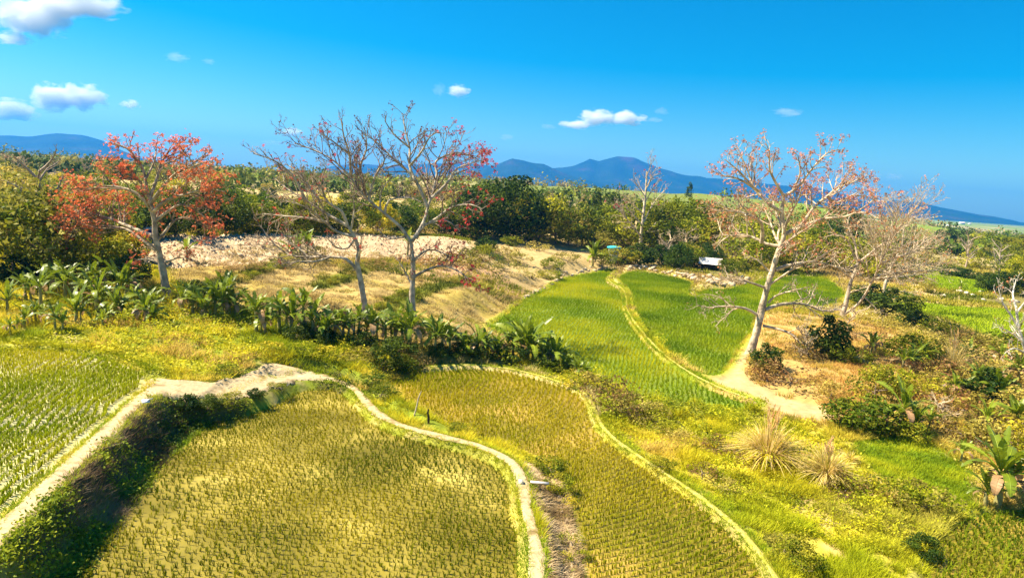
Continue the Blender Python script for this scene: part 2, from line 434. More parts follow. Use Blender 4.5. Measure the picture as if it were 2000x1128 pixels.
cov('dust', (0.46, 0.32, 0.16), 0.4, 0.9)
cov('strip', (0.50, 0.38, 0.16), 0.25, 1.0, 0.3)
cov('clover', (0.16, 0.25, 0.015), 0.5, 1.0)
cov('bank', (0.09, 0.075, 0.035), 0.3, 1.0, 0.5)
cov('litter', (0.44, 0.30, 0.14), 0.25, 1.0, 0.4)
# bare strip along the dykes and the paddy edges
for k in FPOLY:
    s = sdf(FPOLY[k], GP)
    e = smooth(0.75, 0.3, s)*(s > -0.1)
    col = (0.30, 0.32, 0.03) if k in 'DE' else (0.33, 0.31, 0.06)
    gc = mixc(gc, col, e*0.8)
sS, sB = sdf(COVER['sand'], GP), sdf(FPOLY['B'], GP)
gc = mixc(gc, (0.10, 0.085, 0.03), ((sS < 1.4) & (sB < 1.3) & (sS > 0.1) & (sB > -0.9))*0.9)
gc *= (0.85+0.3*n2)[:, None]
ga = Acc()
nx, ny = len(GX), len(GY)
ii = np.arange(nx*ny).reshape(ny, nx)
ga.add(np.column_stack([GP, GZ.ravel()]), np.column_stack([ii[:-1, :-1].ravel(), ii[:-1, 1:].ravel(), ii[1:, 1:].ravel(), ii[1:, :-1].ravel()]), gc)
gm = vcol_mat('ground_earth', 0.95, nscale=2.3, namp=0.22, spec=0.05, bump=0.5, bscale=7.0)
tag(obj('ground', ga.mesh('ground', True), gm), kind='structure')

# ------------------------------------------------------------------ paddy sheets, paths, sand
def fill_poly(poly, z):
    import mathutils.geometry as mg
    tri = mg.tessellate_polygon([[Vector((p[0], p[1], 0)) for p in poly]])
    return np.column_stack([poly, np.full(len(poly), z)]), np.array(tri)
def paddy_mat(name, cols, rough, spec, scale):
    return ramp_mat(name, cols, scale, rough, spec, 0.25, scale*9, coord='Object', dist=0.02)
PM = {
 'A': paddy_mat('shallow_water_mud', [(0.40,0.35,0.10),(0.52,0.46,0.20),(0.60,0.54,0.30)], 0.45, 0.2, 0.5),
 'B': paddy_mat('wet_mud_yellow', [(0.13,0.105,0.007),(0.17,0.135,0.012),(0.27,0.21,0.028),(0.52,0.41,0.09)], 0.5, 0.25, 0.3),
 'C': paddy_mat('wet_mud_ochre', [(0.15,0.12,0.010),(0.24,0.185,0.018),(0.46,0.30,0.06)], 0.5, 0.3, 0.3),
 'D': paddy_mat('wet_mud_green', [(0.13,0.19,0.015),(0.18,0.24,0.02),(0.24,0.25,0.04)], 0.6, 0.2, 0.3),
}
fnames = {'A': 'flooded_paddy', 'B': 'rice_paddy', 'C': 'rice_paddy', 'D': 'rice_paddy', 'E': 'rice_paddy', 'G': 'rice_paddy', 'J': 'rice_paddy', 'I': 'rice_paddy'}
for k, (z, _) in FIELDS.items():
    V, F = fill_poly(FPOLY[k], z)
    a = Acc(); a.add(V, F)
    tag(obj(fnames[k], a, PM.get(k, PM['D'] if k not in 'I' else PM['C'])), kind='structure')
sand_m = ramp_mat('trodden_sand', [(0.24,0.165,0.075),(0.40,0.295,0.16),(0.50,0.38,0.225),(0.44,0.33,0.185),(0.56,0.44,0.28)], 1.9, 0.95, 0.05, 1.0, 5.0)
dyke_m = ramp_mat('grassy_dyke', [(0.26,0.27,0.03),(0.38,0.35,0.06),(0.46,0.38,0.12),(0.30,0.30,0.035)], 1.7, 0.95, 0.05, 0.9, 6.0)
for k, (ln, hw) in PLINE.items():
    P = ln[:, :2]; T = np.gradient(P, axis=0); T /= np.linalg.norm(T, axis=1)[:, None]+1e-9
    N = np.column_stack([T[:, 1], -T[:, 0]])
    s = np.arange(len(P))*0.35
    rows = []
    for u in (-1, -0.6, -0.2, 0.2, 0.6, 1):
        wv = hw*(1+0.7*(fbm(np.column_stack([s, np.full(len(s), 7.0*np.sign(u))]), 1.1, 51)-0.5)*2)
        q = P+N*(u*wv)[:, None]
        zz = gz(q[:, 0], q[:, 1])+(0.04 if abs(u) < 1 else 0.015)
        rows.append(np.column_stack([q, zz]))
    V = np.stack(rows, 1); m = len(P); w = len(rows)
    ids = np.arange(m*w).reshape(m, w)
    a = Acc(); a.add(V.reshape(-1, 3), np.column_stack([ids[:-1, :-1].ravel(), ids[:-1, 1:].ravel(), ids[1:, 1:].ravel(), ids[1:, :-1].ravel()]))
    nm_ = 'dyke' if k.startswith('dyke_a') or k.startswith('dyke_b') else 'path'
    tag(obj(nm_, a.mesh(nm_, True), dyke_m if nm_ == 'dyke' else sand_m), kind='structure')
# the trodden sandy patch where the paths meet: cells of a fine grid over the ground
sp = COVER['sand']; lo, hi = sp.min(0)-0.3, sp.max(0)+0.3
xs, ys = np.arange(lo[0], hi[0], 0.09), np.arange(lo[1], hi[1], 0.09)
X, Y = np.meshgrid(xs, ys); Q = np.column_stack([X.ravel(), Y.ravel()])
s = sdf(sp, Q)+(fbm(Q, 0.8, 53)-0.5)*0.6+(fbm(Q, 0.22, 54)-0.5)*0.25
zz = gz(Q[:, 0], Q[:, 1])+0.04+np.clip(-s, -0.1, 0.05)*0.6
ids = np.arange(len(Q)).reshape(X.shape)
cell = np.column_stack([ids[:-1, :-1].ravel(), ids[:-1, 1:].ravel(), ids[1:, 1:].ravel(), ids[1:, :-1].ravel()])
cell = cell[(s[cell] < 0.1).all(1)]
a = Acc(); a.add(np.column_stack([Q, zz]), cell)
tag(obj('sandy_ground', a.mesh('sandy_ground', True), sand_m), kind='structure')

# ------------------------------------------------------------------ scatter helpers
def unit(v): return v/(np.linalg.norm(v, axis=-1, keepdims=True)+1e-12)
def blades(acc, P, nb, h, w, spread, col, rs, vary=0.25, simple=False, off=0.03, curl=0.35, tip=1.25):
    n = len(P)*nb
    if n == 0: return
    B = np.repeat(P, nb, 0).copy(); hh = np.repeat(np.broadcast_to(h, (len(P),)), nb)*rs.uniform(0.65, 1.15, n)
    cc = np.repeat(np.broadcast_to(col, (len(P), 3)), nb, 0)*rs.uniform(1-vary, 1+vary, n)[:, None]
    yaw = rs.uniform(0, 2*np.pi, n); ln = np.column_stack([np.cos(yaw), np.sin(yaw), np.zeros(n)])
    B[:, :2] += ln[:, :2]*(off*rs.uniform(0.2, 1, n))[:, None]
    ya = yaw+np.pi/2+rs.uniform(-0.9, 0.9, n); sd = np.column_stack([np.cos(ya), np.sin(ya), np.zeros(n)])
    ww = (w*rs.uniform(0.7, 1.3, n))[:, None]; sp = (spread*rs.uniform(0.3, 1.2, n))[:, None]; H1 = hh[:, None]
    z = np.array([0, 0, 1.0])
    tp = B+ln*sp*H1+z*H1*(1-curl*sp)
    if simple:
        V = np.stack([B-sd*ww/2, B+sd*ww/2, tp], 1)
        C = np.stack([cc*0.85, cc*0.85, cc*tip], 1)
        acc.add(V.reshape(-1, 3), np.arange(3*n).reshape(n, 3), C.reshape(-1, 3))
    else:
        md = B+ln*sp*H1*0.38+z*H1*0.62
        V = np.stack([B-sd*ww*0.35, B+sd*ww*0.35, md+sd*ww*0.5, md-sd*ww*0.5, tp], 1)
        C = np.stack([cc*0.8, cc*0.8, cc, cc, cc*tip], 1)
        k = np.arange(n)[:, None]*5
        acc.add(V.reshape(-1, 3), k+np.array([[0, 1, 2, 3]]), C.reshape(-1, 3))
        # tip triangles share the vertices just added
        acc.F[3].append(acc.n-5*n+k+np.array([[3, 2, 4]]))
def leaves(acc, Cn, size, col, rs, nrm=None, aspect=0.55, vary=0.25, bias=0.6):
    n = len(Cn)
    if n == 0: return
    d = unit(rs.normal(size=(n, 3)))
    if nrm is not None: d = unit(d*(1-bias)+nrm*bias)
    t = unit(np.cross(d, unit(rs.normal(size=(n, 3))))); b = np.cross(d, t)
    s = (np.broadcast_to(size, (n,))*rs.uniform(0.6, 1.3, n))[:, None]
    c = np.broadcast_to(col, (n, 3))*rs.uniform(1-vary, 1+vary, n)[:, None]
    V = np.stack([Cn-t*s*0.5, Cn+b*s*0.5*aspect+d*s*0.06, Cn+t*s*0.5, Cn-b*s*0.5*aspect+d*s*0.06], 1)
    acc.add(V.reshape(-1, 3), np.arange(4*n).reshape(n, 4), np.repeat(c, 4, 0))
def tube(acc, P, R, sides=5, col=(1, 1, 1)):
    P = np.asarray(P, float); R = np.asarray(R, float); k = len(P)
    T = unit(np.gradient(P, axis=0))
    ref = np.array([0, 0, 1.0]) if abs(T[:, 2]).mean() < 0.8 else np.array([1.0, 0, 0])
    N = unit(np.cross(T, ref)); B = np.cross(T, N)
    a = np.arange(sides)*2*np.pi/sides
    V = P[:, None]+R[:, None, None]*(np.cos(a)[None, :, None]*N[:, None]+np.sin(a)[None, :, None]*B[:, None])
    i = np.arange(k*sides).reshape(k, sides); j = np.roll(i, -1, 1)
    acc.add(V.reshape(-1, 3), np.column_stack([i[:-1].ravel(), j[:-1].ravel(), j[1:].ravel(), i[1:].ravel()]), col)
def spline(P, step=0.35): return dens(np.asarray(P, float), step, closed=False)
def vary_col(P, cols, scale, seed):
    """blend between given colours by a soft noise over the plan"""
    f = np.clip((fbm(P, scale, seed)-0.3)/0.4, 0, 0.999)*(len(cols)-1)
    i = f.astype(int); t = (f-i)[:, None]; c = np.array(cols)
    return c[i]*(1-t)+c[i+1]*t
def in_view(P, margin=230):
    d = np.column_stack([P[:, 0], P[:, 1], P[:, 2]-CAM_Z])
    zc = d@fwd; x = d@RIGHT/np.maximum(zc, 0.1)*FPX+PW/2; y = PH/2-d@UP/np.maximum(zc, 0.1)*FPX
    return (zc > 1) & (x > -margin) & (x < PW+margin) & (y < PH+margin*1.3)

# ------------------------------------------------------------------ rice
rice_m = vcol_mat('rice_leaf', 0.6, transl=0.35, spec=0.06)
def rice_points(k, along, across, ang=0.0, polar=None, jit=0.25, warp=0.25, seed=1):
    poly = FPOLY[k]; z = FIELDS[k][0]; lo, hi = poly.min(0), poly.max(0); rs = np.random.RandomState(seed)
    lo = np.maximum(lo, [-60, 10]); hi = np.minimum(hi, [120, 140])
    if polar is None:
        c = (lo+hi)/2; R = np.linalg.norm(hi-lo)/2+1
        u, v = np.meshgrid(np.arange(-R, R, along), np.arange(-R, R, across))
        u = u+0.5*along*(np.arange(u.shape[0]) % 2)[:, None]
        ca, sa = math.cos(ang), math.sin(ang)
        P = np.column_stack([(c[0]+u*ca-v*sa).ravel(), (c[1]+u*sa+v*ca).ravel()])
        nrm = np.array([-sa, ca])
    else:
        cx, cy_ = polar; rr = []
        r0 = 1.0; rmax = max(np.hypot(x-cx, y-cy_) for x in (lo[0], hi[0]) for y in (lo[1], hi[1]))
        for i, r in enumerate(np.arange(r0, rmax, across)):
            th = np.arange(0, 2*np.pi, along/r)+0.5*(i % 2)*along/r
            rr.append(np.column_stack([cx+r*np.cos(th), cy_+r*np.sin(th)]))
        P = np.concatenate(rr)
        P = P[(P[:, 0] > lo[0]) & (P[:, 0] < hi[0]) & (P[:, 1] > lo[1]) & (P[:, 1] < hi[1])]
        nrm = np.array([0.7, 0.7])
    P = P+(fbm(P, 3.5, seed+60)-0.5)[:, None]*nrm*warp*4+rs.normal(size=P.shape)*jit*min(along, across)*0.5*(1+2.2*smooth(23, 29, P[:, 1])*(k == 'C'))[:, None]
    s = sdf(poly, P, 1.0); P = P[s < -0.12]
    for ln, hw in PLINE.values(): P = P[line_dist(ln[::2, :2], P)[0] > hw+0.26]
    P = P[sdf(COVER['sand'], P, 1.0) > 0.25]
    P3 = np.column_stack([P, np.full(len(P), z)])
    return P3[in_view(P3)]
RICE = 'rice_plants'
def rice(k, P, nb, h, w, spread, cols, seed, simple=False, gap=0.0, vs_=4.0, label=None, off=0.035):
    rs = np.random.RandomState(seed); f = fbm(P, vs_, seed+5)
    keep = rs.uniform(size=len(P)) > gap*smooth(0.55, 0.72, fbm(P, 5.0, seed+9))
    P, f = P[keep], f[keep]
    c = vary_col(P, cols, vs_, seed+11)
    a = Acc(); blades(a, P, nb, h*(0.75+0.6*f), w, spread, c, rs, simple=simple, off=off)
    tag(obj(RICE, a, rice_m), label, 'rice', kind='stuff')
G1, G2, G3 = (0.10, 0.12, 0.012), (0.17, 0.18, 0.016), (0.24, 0.22, 0.02)
rice('A', rice_points('A', 0.09, 0.30, math.radians(98), warp=0.35, jit=0.35, seed=11), 7, 0.23, 0.028, 0.42, [(0.22,0.27,0.005),(0.33,0.35,0.007),(0.44,0.40,0.012)], 11, label='green rice in wavy rows standing in pale flooded water')
rice('B', rice_points('B', 0.125, 0.20, math.radians(-4), warp=0.3, jit=0.5, seed=12), 6, 0.15, 0.021, 0.5, [(0.12,0.15,0.003), (0.19,0.195,0.004), (0.34,0.29,0.010)], 12, gap=0.3, label='short olive rice tufts in the large central yellow paddy')
rice('C', rice_points('C', 0.095, 0.265, polar=(-6.0, 36.0), warp=0.1, jit=0.3, seed=13), 6, 0.19, 0.024, 0.34, [(0.23,0.26,0.004),(0.34,0.33,0.006),(0.46,0.38,0.012)], 13, gap=0.4, label='olive green rice in curved rows between the two dykes')
rice('D', rice_points('D', 0.16, 0.27, math.radians(76), warp=0.15, jit=0.45, seed=14), 6, 0.25, 0.04, 0.5, [(0.16,0.24,0.003),(0.28,0.33,0.004),(0.46,0.43,0.008)], 14, True, vs_=6, off=0.07, label='bright green rice in the big paddy left of the thin curved dyke')
rice('E', rice_points('E', 0.17, 0.26, math.radians(70), warp=0.15, jit=0.6, seed=15), 6, 0.27, 0.045, 0.5, [(0.10,0.17,0.004),(0.18,0.26,0.005),(0.30,0.34,0.010)], 15, True, vs_=6, off=0.08, label='deep green rice between the thin curved dyke and the large bare tree')
for k, sd_, lb in (('G', 17, 'smooth green rice in the valley paddy at the right edge'), ('J', 18, 'light green rice in the small far paddy on the right')):
    rice(k, rice_points(k, 0.34, 0.36, 0.4, jit=0.9, seed=sd_), 4, 0.42, 0.12, 0.8, [(0.23,0.33,0.008),(0.30,0.38,0.010),(0.36,0.42,0.018)], sd_, True, vs_=9, off=0.14, label=lb)
rice('I', rice_points('I', 0.17, 0.25, math.radians(80), warp=0.2, jit=0.5, seed=19), 6, 0.26, 0.03, 0.75, [(0.12,0.17,0.005),(0.18,0.22,0.007),(0.26,0.26,0.012)], 19, gap=0.2, label='olive green rice in the paddy at the lower right corner')

# ------------------------------------------------------------------ grass, weeds and other ground cover that nobody could count
def near_pts(n, seed, y0=13, y1=70):
    """random ground points, about as many per square metre near as the eye can resolve"""
    rs = np.random.RandomState(seed)
    y = y0*(y1/y0)**rs.uniform(size=n); x = rs.uniform(-0.93, 0.99, n)*y
    P = np.column_stack([x, y])
    P3 = np.column_stack([P, gz(x, y)])
    return P3[in_view(P3, 230)]
def field_clear(P, d=0.12):
    m = np.ones(len(P), bool)
    for k in FPOLY: m &= sdf(FPOLY[k], P, 1.0) > d
    for k, (ln, hw) in PLINE.items(): m &= line_dist(ln[::2, :2], P)[0] > hw*0.95
    return m
P = near_pts(200000, 101)
P = P[field_clear(P[:, :2])]
Q = P[:, :2]
S = {k: sdf(COVER[k], Q) for k in COVER}
nq1, nq2 = fbm(Q, 1.6, 61), fbm(Q, 6, 63)
bare = (S['sand'] < 0.15) | (S['stony'] < 0) | (S['dust'] < 0.1) | (S['litter'] < 0.1)
base = ~bare & (S['bank'] > -0.1) & (S['terrace'] > 0) & (S['mound'] > 0.3) & (S['clover'] > -0.1) & (S['tan'] > 0)
rs = np.random.RandomState(5)
grass_m = vcol_mat('grass_blade', 0.65, transl=0.38, spec=0.06)
leaf_m = vcol_mat('weed_leaf', 0.55, transl=0.35, spec=0.12)
nq3 = fbm(Q, 0.75, 65)
g = P[base & (nq1 > 0.26) & (nq3 > 0.40)]
a = Acc(); dist = np.linalg.norm(g-np.array([0, 0, CAM_Z]), axis=1)
gcol = vary_col(g, [(0.26,0.30,0.008),(0.48,0.43,0.014),(0.64,0.53,0.03),(0.66,0.49,0.12)], 3.2, 71)
sst = sdf(COVER['strip'], g[:, :2]) < 0.1
gcol[sst] = vary_col(g[sst], [(0.46,0.40,0.10),(0.64,0.50,0.22),(0.70,0.55,0.28)], 1.0, 72)
gr_ = (smooth(2, 6, g[:, 0])*smooth(27, 23, g[:, 1])*0.5)[:, None]
gcol = gcol*(1-gr_)+np.array([0.30, 0.37, 0.010])*gr_
dry_ = (smooth(14, 19, g[:, 0])*smooth(22, 28, g[:, 1])*(0.3+0.7*vnoise(g, 2.3, 74)))[:, None]
gcol = gcol*(1-dry_)+np.array([0.60, 0.42, 0.14])*dry_
gsc = (0.10+0.30*fbm(g, 2.5, 73)+0.28*smooth(0.45, 0.75, fbm(g, 0.75, 65)))*np.clip(dist/32, 0.75, 1.5)
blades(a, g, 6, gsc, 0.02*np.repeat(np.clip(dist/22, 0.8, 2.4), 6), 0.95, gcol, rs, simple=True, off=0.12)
tag(obj('meadow_grass', a, grass_m), 'yellow green grass covering the banks between the paddies', 'grass', kind='stuff')
fg = near_pts(70000, 117, 62, 170); q = fg[:, :2]
m = field_clear(q) & (sdf(COVER['stony'], q) > 0) & (fbm(q, 3.0, 66) > 0.36) & (sdf(COVER['tan'], q) > 0.5)
fg = fg[m]; a = Acc(); dist = np.linalg.norm(fg, axis=1)
blades(a, fg, 4, 0.5*np.clip(dist/90, 0.8, 1.6), 0.13*np.repeat(np.clip(dist/90, 0.8, 1.6), 4), 0.8, vary_col(fg, [(0.12,0.15,0.01),(0.30,0.28,0.02),(0.44,0.35,0.06),(0.36,0.25,0.10)], 9, 67), rs, simple=True, off=0.4)
tag(obj('rough_grass', a, grass_m), 'rough olive and straw grass between the far bushes and valley paddies', 'grass', kind='stuff')
# low leafy weeds
w_ = P[base & (nq2 > 0.46) & (rs.uniform(size=len(P)) < 0.45)]
a = Acc(); dist = np.linalg.norm(w_-np.array([0, 0, CAM_Z]), axis=1)
k = 5; ctr = np.repeat(w_, k, 0)+rs.normal(size=(len(w_)*k, 3))*np.array([0.14, 0.14, 0.08])+np.array([0, 0, 1.0])*np.repeat(0.08+0.75*smooth(0.5, 0.8, fbm(w_, 1.1, 76)), k)[:, None]
lc = np.repeat(vary_col(w_, [(0.12,0.16,0.008),(0.42,0.41,0.012),(0.64,0.55,0.026)], 2.4, 77), k, 0)
dry_ = np.repeat(smooth(14, 19, w_[:, 0])*smooth(22, 28, w_[:, 1])*(0.4+0.6*vnoise(w_, 1.7, 78)), k)[:, None]
lc = lc*(1-dry_)+np.array([0.50, 0.36, 0.13])*dry_*np.repeat(rs.uniform(0.5, 1.2, len(w_)), k)[:, None]
leaves(a, ctr, 0.10*np.repeat(np.clip(dist/26, 0.8, 1.9), k), lc, rs, nrm=np.array([0, 0, 1.0]), bias=0.5)
tag(obj('leafy_weeds', a, leaf_m), 'low yellow green leafy weeds growing among the grass', 'weeds', kind='stuff')
# bright fringe of grass along every dyke
a = Acc()
for k, poly in FPOLY.items():
    pl = np.vstack([poly, poly[:1]]); seg = np.linalg.norm(np.diff(pl, axis=0), axis=1)
    n = int(seg.sum()*40); t = rs.uniform(0, len(pl)-1.001, n); i = t.astype(int); f = (t-i)[:, None]
    q = pl[i]*(1-f)+pl[i+1]*f+rs.normal(size=(n, 2))*0.16
    q = q[field_clear(q, -0.06)]
    p3 = np.column_stack([q, gz(q[:, 0], q[:, 1])]); p3 = p3[in_view(p3)]
    zf = FIELDS[k][0]; p3[:, 2] = np.maximum(p3[:, 2], zf)
    dist = np.linalg.norm(p3-np.array([0, 0, CAM_Z]), axis=1)
    c = vary_col(p3, [(0.22,0.32,0.010),(0.38,0.42,0.016),(0.54,0.46,0.05)], 2.0, 79)
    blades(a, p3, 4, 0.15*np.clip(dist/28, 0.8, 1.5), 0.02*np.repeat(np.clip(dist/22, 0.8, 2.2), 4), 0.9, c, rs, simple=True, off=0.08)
for ln, hw in PLINE.values():
    n = len(ln)*60; t = rs.uniform(0, len(ln)-1.001, n); i = t.astype(int); f = (t-i)[:, None]
    q = ln[i, :2]*(1-f)+ln[i+1, :2]*f; tt = unit(ln[i+1, :2]-ln[i, :2]); nn = np.column_stack([tt[:, 1], -tt[:, 0]])
    q = q+nn*(rs.choice([-1, 1], n)*(hw*0.72+np.abs(rs.normal(size=n))*0.28))[:, None]
    q = q[sdf(COVER['sand'], q) > 0.1]
    p3 = np.column_stack([q, gz(q[:, 0], q[:, 1])]); p3 = p3[in_view(p3)]
    c = vary_col(p3, [(0.22,0.32,0.010),(0.38,0.42,0.016),(0.54,0.48,0.04)], 1.6, 80)
    blades(a, p3, 4, 0.13, 0.024, 1.0, c, rs, simple=True, off=0.08)
tag(obj('dyke_grass', a, grass_m), 'bright grass fringe along the dykes round the paddies', 'grass', kind='stuff')
# vines and dead stalks on the shaded bank
b = near_pts(190000, 103, 13, 36); b0_ = b; b = b[((sdf(COVER['bank'], b[:, :2]) < 0.25) | ((sdf(COVER['sand'], b[:, :2]) < 1.3) & (sdf(FPOLY['B'], b[:, :2]) < 1.2))) & (sdf(COVER['sand'], b[:, :2]) > 0.12)]; b = b[field_clear(b[:, :2], -0.1)]
b0_ = b0_[(np.abs(sdf(FPOLY['B'], b0_[:, :2])) < 0.95) & (sdf(COVER['sand'], b0_[:, :2]) < 1.2) & (sdf(COVER['sand'], b0_[:, :2]) > 0.1) & (b0_[:, 2] > 0.03)]
f = fbm(b, 1.3, 81); lv = np.vstack([b[f > 0.40], b0_])
a = Acc(); k = 3
ctr = np.repeat(lv, k, 0)+rs.normal(size=(len(lv)*k, 3))*np.array([0.14, 0.14, 0.05])+np.array([0, 0, 0.09])
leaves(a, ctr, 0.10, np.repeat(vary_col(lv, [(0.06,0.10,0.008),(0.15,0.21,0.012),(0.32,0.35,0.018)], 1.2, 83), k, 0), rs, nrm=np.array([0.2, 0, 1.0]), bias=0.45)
tag(obj('bank_vines', a, leaf_m), 'dark green creeping vines on the shaded bank below the left path', 'vines', kind='stuff')
dd = b[(f < 0.46)][::2]; a = Acc()
blades(a, dd, 5, 0.30, 0.018, 1.3, vary_col(dd, [(0.10,0.06,0.03),(0.22,0.14,0.08),(0.34,0.24,0.15)], 1.2, 87), rs, simple=True, off=0.15, tip=1.0)
tag(obj('dead_stalks', a, grass_m), 'brown dead stalks tangled on the shaded left bank', 'dry plants', kind='stuff')
# dry stubble on the old terraces and the tan slope, orange dry grass on the mound
st = near_pts(120000, 105, 34, 75); q = st[:, :2]
m = ((sdf(COVER['terrace'], q) < 0.2) | (sdf(COVER['tan'], q) < 0.3)) & field_clear(q) & (fbm(q, 0.9, 89) > 0.42)
st = st[m]; a = Acc()
ca_, sa_ = math.cos(0.75), math.sin(0.75); uu = st[:, 0]*ca_+st[:, 1]*sa_; vv = -st[:, 0]*sa_+st[:, 1]*ca_
vv = np.round((vv+0.8*fbm(st, 9, 94))/0.55)*0.55-0.8*fbm(st, 9, 94)+rs.normal(size=len(st))*0.07
st[:, 0], st[:, 1] = uu*ca_-vv*sa_, uu*sa_+vv*ca_; st[:, 2] = gz(st[:, 0], st[:, 1])
hd = np.minimum.reduce([sdf(COVER[k], st[:, :2]) for k in ('hedge1', 'hedge2', 'hedge3')]) < 0.25
c = vary_col(st, [(0.34,0.24,0.07),(0.50,0.38,0.15),(0.56,0.43,0.20),(0.36,0.31,0.06)], 2.6, 91)
c[hd] = vary_col(st[hd], [(0.05,0.07,0.01),(0.13,0.15,0.015),(0.24,0.22,0.03)], 0.9, 93)
blades(a, st, 4, np.where(hd, 0.42, 0.12+0.3*smooth(0.42, 0.75, fbm(st, 0.9, 89))), 0.05, 0.8, c, rs, simple=True, off=0.18, tip=1.05)
tag(obj('terrace_stubble', a, grass_m), 'dry tan stubble and green hedge lines on the old terraces', 'stubble', kind='stuff')
mo = near_pts(110000, 107, 24, 75); q = mo[:, :2]
m = (sdf(COVER['mound'], q) < 0.6) & field_clear(q) & (fbm(q, 1.5, 95) > 0.43) & (sdf(COVER['dust'], q) > 0)
mo = mo[m]; a = Acc()
blades(a, mo, 5, 0.18+0.35*fbm(mo, 2.0, 96), 0.035, 1.0, vary_col(mo, [(0.20,0.20,0.015),(0.46,0.34,0.05),(0.60,0.43,0.10),(0.52,0.27,0.07)], 1.8, 97), rs, simple=True, off=0.15, tip=1.1)
tag(obj('dry_grass', a, grass_m), 'orange and straw coloured dry grass on the mound right of the large bare tree', 'grass', kind='stuff')
cl = near_pts(160000, 109, 18, 45); cl = cl[(sdf(COVER['clover'], cl[:, :2]) < 0.1)]; cl = cl[field_clear(cl[:, :2])]
a = Acc(); blades(a, cl, 5, 0.14+0.2*fbm(cl, 1.0, 98), 0.03, 0.9, vary_col(cl, [(0.17,0.24,0.008),(0.28,0.34,0.010),(0.42,0.43,0.016)], 1.1, 99), rs, simple=True, off=0.1)
tag(obj('lush_grass', a, grass_m), 'lush emerald grass patch left of the lone banana plant on the right', 'grass', kind='stuff')
lt = near_pts(200000, 111, 13, 30); lt = lt[(sdf(COVER['litter'], lt[:, :2]) < 0.1)]; lt = lt[field_clear(lt[:, :2], 0.05)]
a = Acc(); blades(a, lt, 3, 0.16, 0.03, 2.0, vary_col(lt, [(0.26,0.17,0.07),(0.58,0.42,0.22),(0.74,0.56,0.34)], 0.6, 113), rs, simple=True, off=0.14, tip=1.0, curl=0.45)
cd_ = lt[rs.uniform(size=len(lt)) < 0.10]; n_ = len(cd_); rr_ = rs.uniform(0.03, 0.11, n_)
vv_ = np.array([[1,0,-.2],[-.5,.87,-.2],[-.5,-.87,-.2],[0.1,0.1,.8]])[None]*rr_[:, None, None]*(1+rs.uniform(-0.4, 0.4, (n_, 4, 3)))+cd_[:, None]
a.add(vv_.reshape(-1, 3), (np.arange(n_)[:, None, None]*4+np.array([[0,1,3],[1,2,3],[2,0,3]])[None]).reshape(-1, 3), np.repeat(np.array([(0.36,0.26,0.15),(0.52,0.40,0.26),(0.14,0.09,0.05)])[rs.randint(3, size=n_)], 4, 0))
tag(obj('straw_litter', a, grass_m), 'brown straw and dead brush heaped beside the lower end of the dyke path', 'straw', kind='stuff')

# ------------------------------------------------------------------ bare silk cotton trees
bark_m = vcol_mat('pale_bark', 0.9, nscale=2.2, namp=0.62, spec=0.1, bump=0.9, bscale=7.0)
blossom_m = vcol_mat('blossom_petal', 0.6, transl=0.3, spec=0.2)
def branch(acc, tips, p0, d, L, r0, lev, rs, col, up=0.25, sp=(0.5, 0.42), maxlev=3):
    k = 5 if lev <= 1 else 4 if lev == 2 else 3
    pts = [np.array(p0)]; dd = unit(np.array(d))
    for i in range(k-1):
        dd = unit(dd+rs.normal(size=3)*0.16+np.array([0, 0, up*0.35*(i+1)/k]))
        pts.append(pts[-1]+dd*L/(k-1))
    pts = np.array(pts); rad = np.linspace(r0, max(r0*0.4, 0.011), k)
    tube(acc, pts, rad, 4 if lev <= 1 else 3, col)
    spawn(acc, tips, pts, rad, L, lev, rs, col, up, sp, maxlev)
def spawn(acc, tips, pts, rad, L, lev, rs, col, up, sp, maxlev, t0=0.3):
    if lev >= maxlev:
        tips.append((pts[-1], unit(pts[-1]-pts[-2]))); return
    step = sp[0]*0.5 if lev == 0 else sp[1]*(0.52 if lev == 1 else 0.5)
    n = max(2, int(L*(1-t0)/step)); T = unit(np.gradient(pts, axis=0)); side = rs.choice([-1, 1])
    for i in range(n):
        t = t0+(1-t0)*(i+rs.uniform(0.2, 0.9))/n; f = min(t, 0.999)*(len(pts)-1); j = int(f)
        p = pts[j]*(1-(f-j))+pts[j+1]*(f-j); tn = T[j]
        o = unit(np.cross(tn, rs.normal(size=3)))
        d = unit(tn*rs.uniform(0.55, 0.95)+o*rs.uniform(0.55, 0.95)+np.array([0, 0, up]))
        frac = {0: 0.42, 1: 0.48, 2: 0.5}[lev]
        l2 = max(L*frac*(1.1-0.65*t)*rs.uniform(0.6, 1.2), 0.22)
        r2 = max(min(np.interp(f, np.arange(len(rad)), rad)*0.6, 0.014+0.017*l2), 0.013)
        branch(acc, tips, p, d, l2, r2, lev+1, rs, col, up, sp, maxlev)
    tips.append((pts[-1], T[-1]))
def petals(acc, P, D, rs, size, col):
    """cup shaped blossoms of five petals"""
    n = len(P)
    if n == 0: return
    D = unit(D+np.array([0, 0, 0.4])+rs.normal(size=(n, 3))*0.5)
    t = unit(np.cross(D, rs.normal(size=(n, 3)))); b = np.cross(D, t)
    s = (size*rs.uniform(0.7, 1.3, n))[:, None]; c = np.array(col)[None]*rs.uniform(0.7, 1.25, n)[:, None]
    c = c*(1+rs.normal(size=(n, 3))*0.08)
    for k in range(5):
        a0 = k*2*np.pi/5; r = t*math.cos(a0)+b*math.sin(a0); q = t*math.cos(a0+1.57)+b*math.sin(a0+1.57)
        V = np.stack([P, P+r*s*0.55+D*s*0.35+q*s*0.28, P+r*s*0.95+D*s*0.45, P+r*s*0.55+D*s*0.35-q*s*0.28], 1)
        acc.add(V.reshape(-1, 3), np.arange(4*n).reshape(n, 4), np.repeat(c, 4, 0))
def zoomed(pts, ox, oy, s=500/1128): return [(ox+u*s, oy+v*s) for u, v in pts]
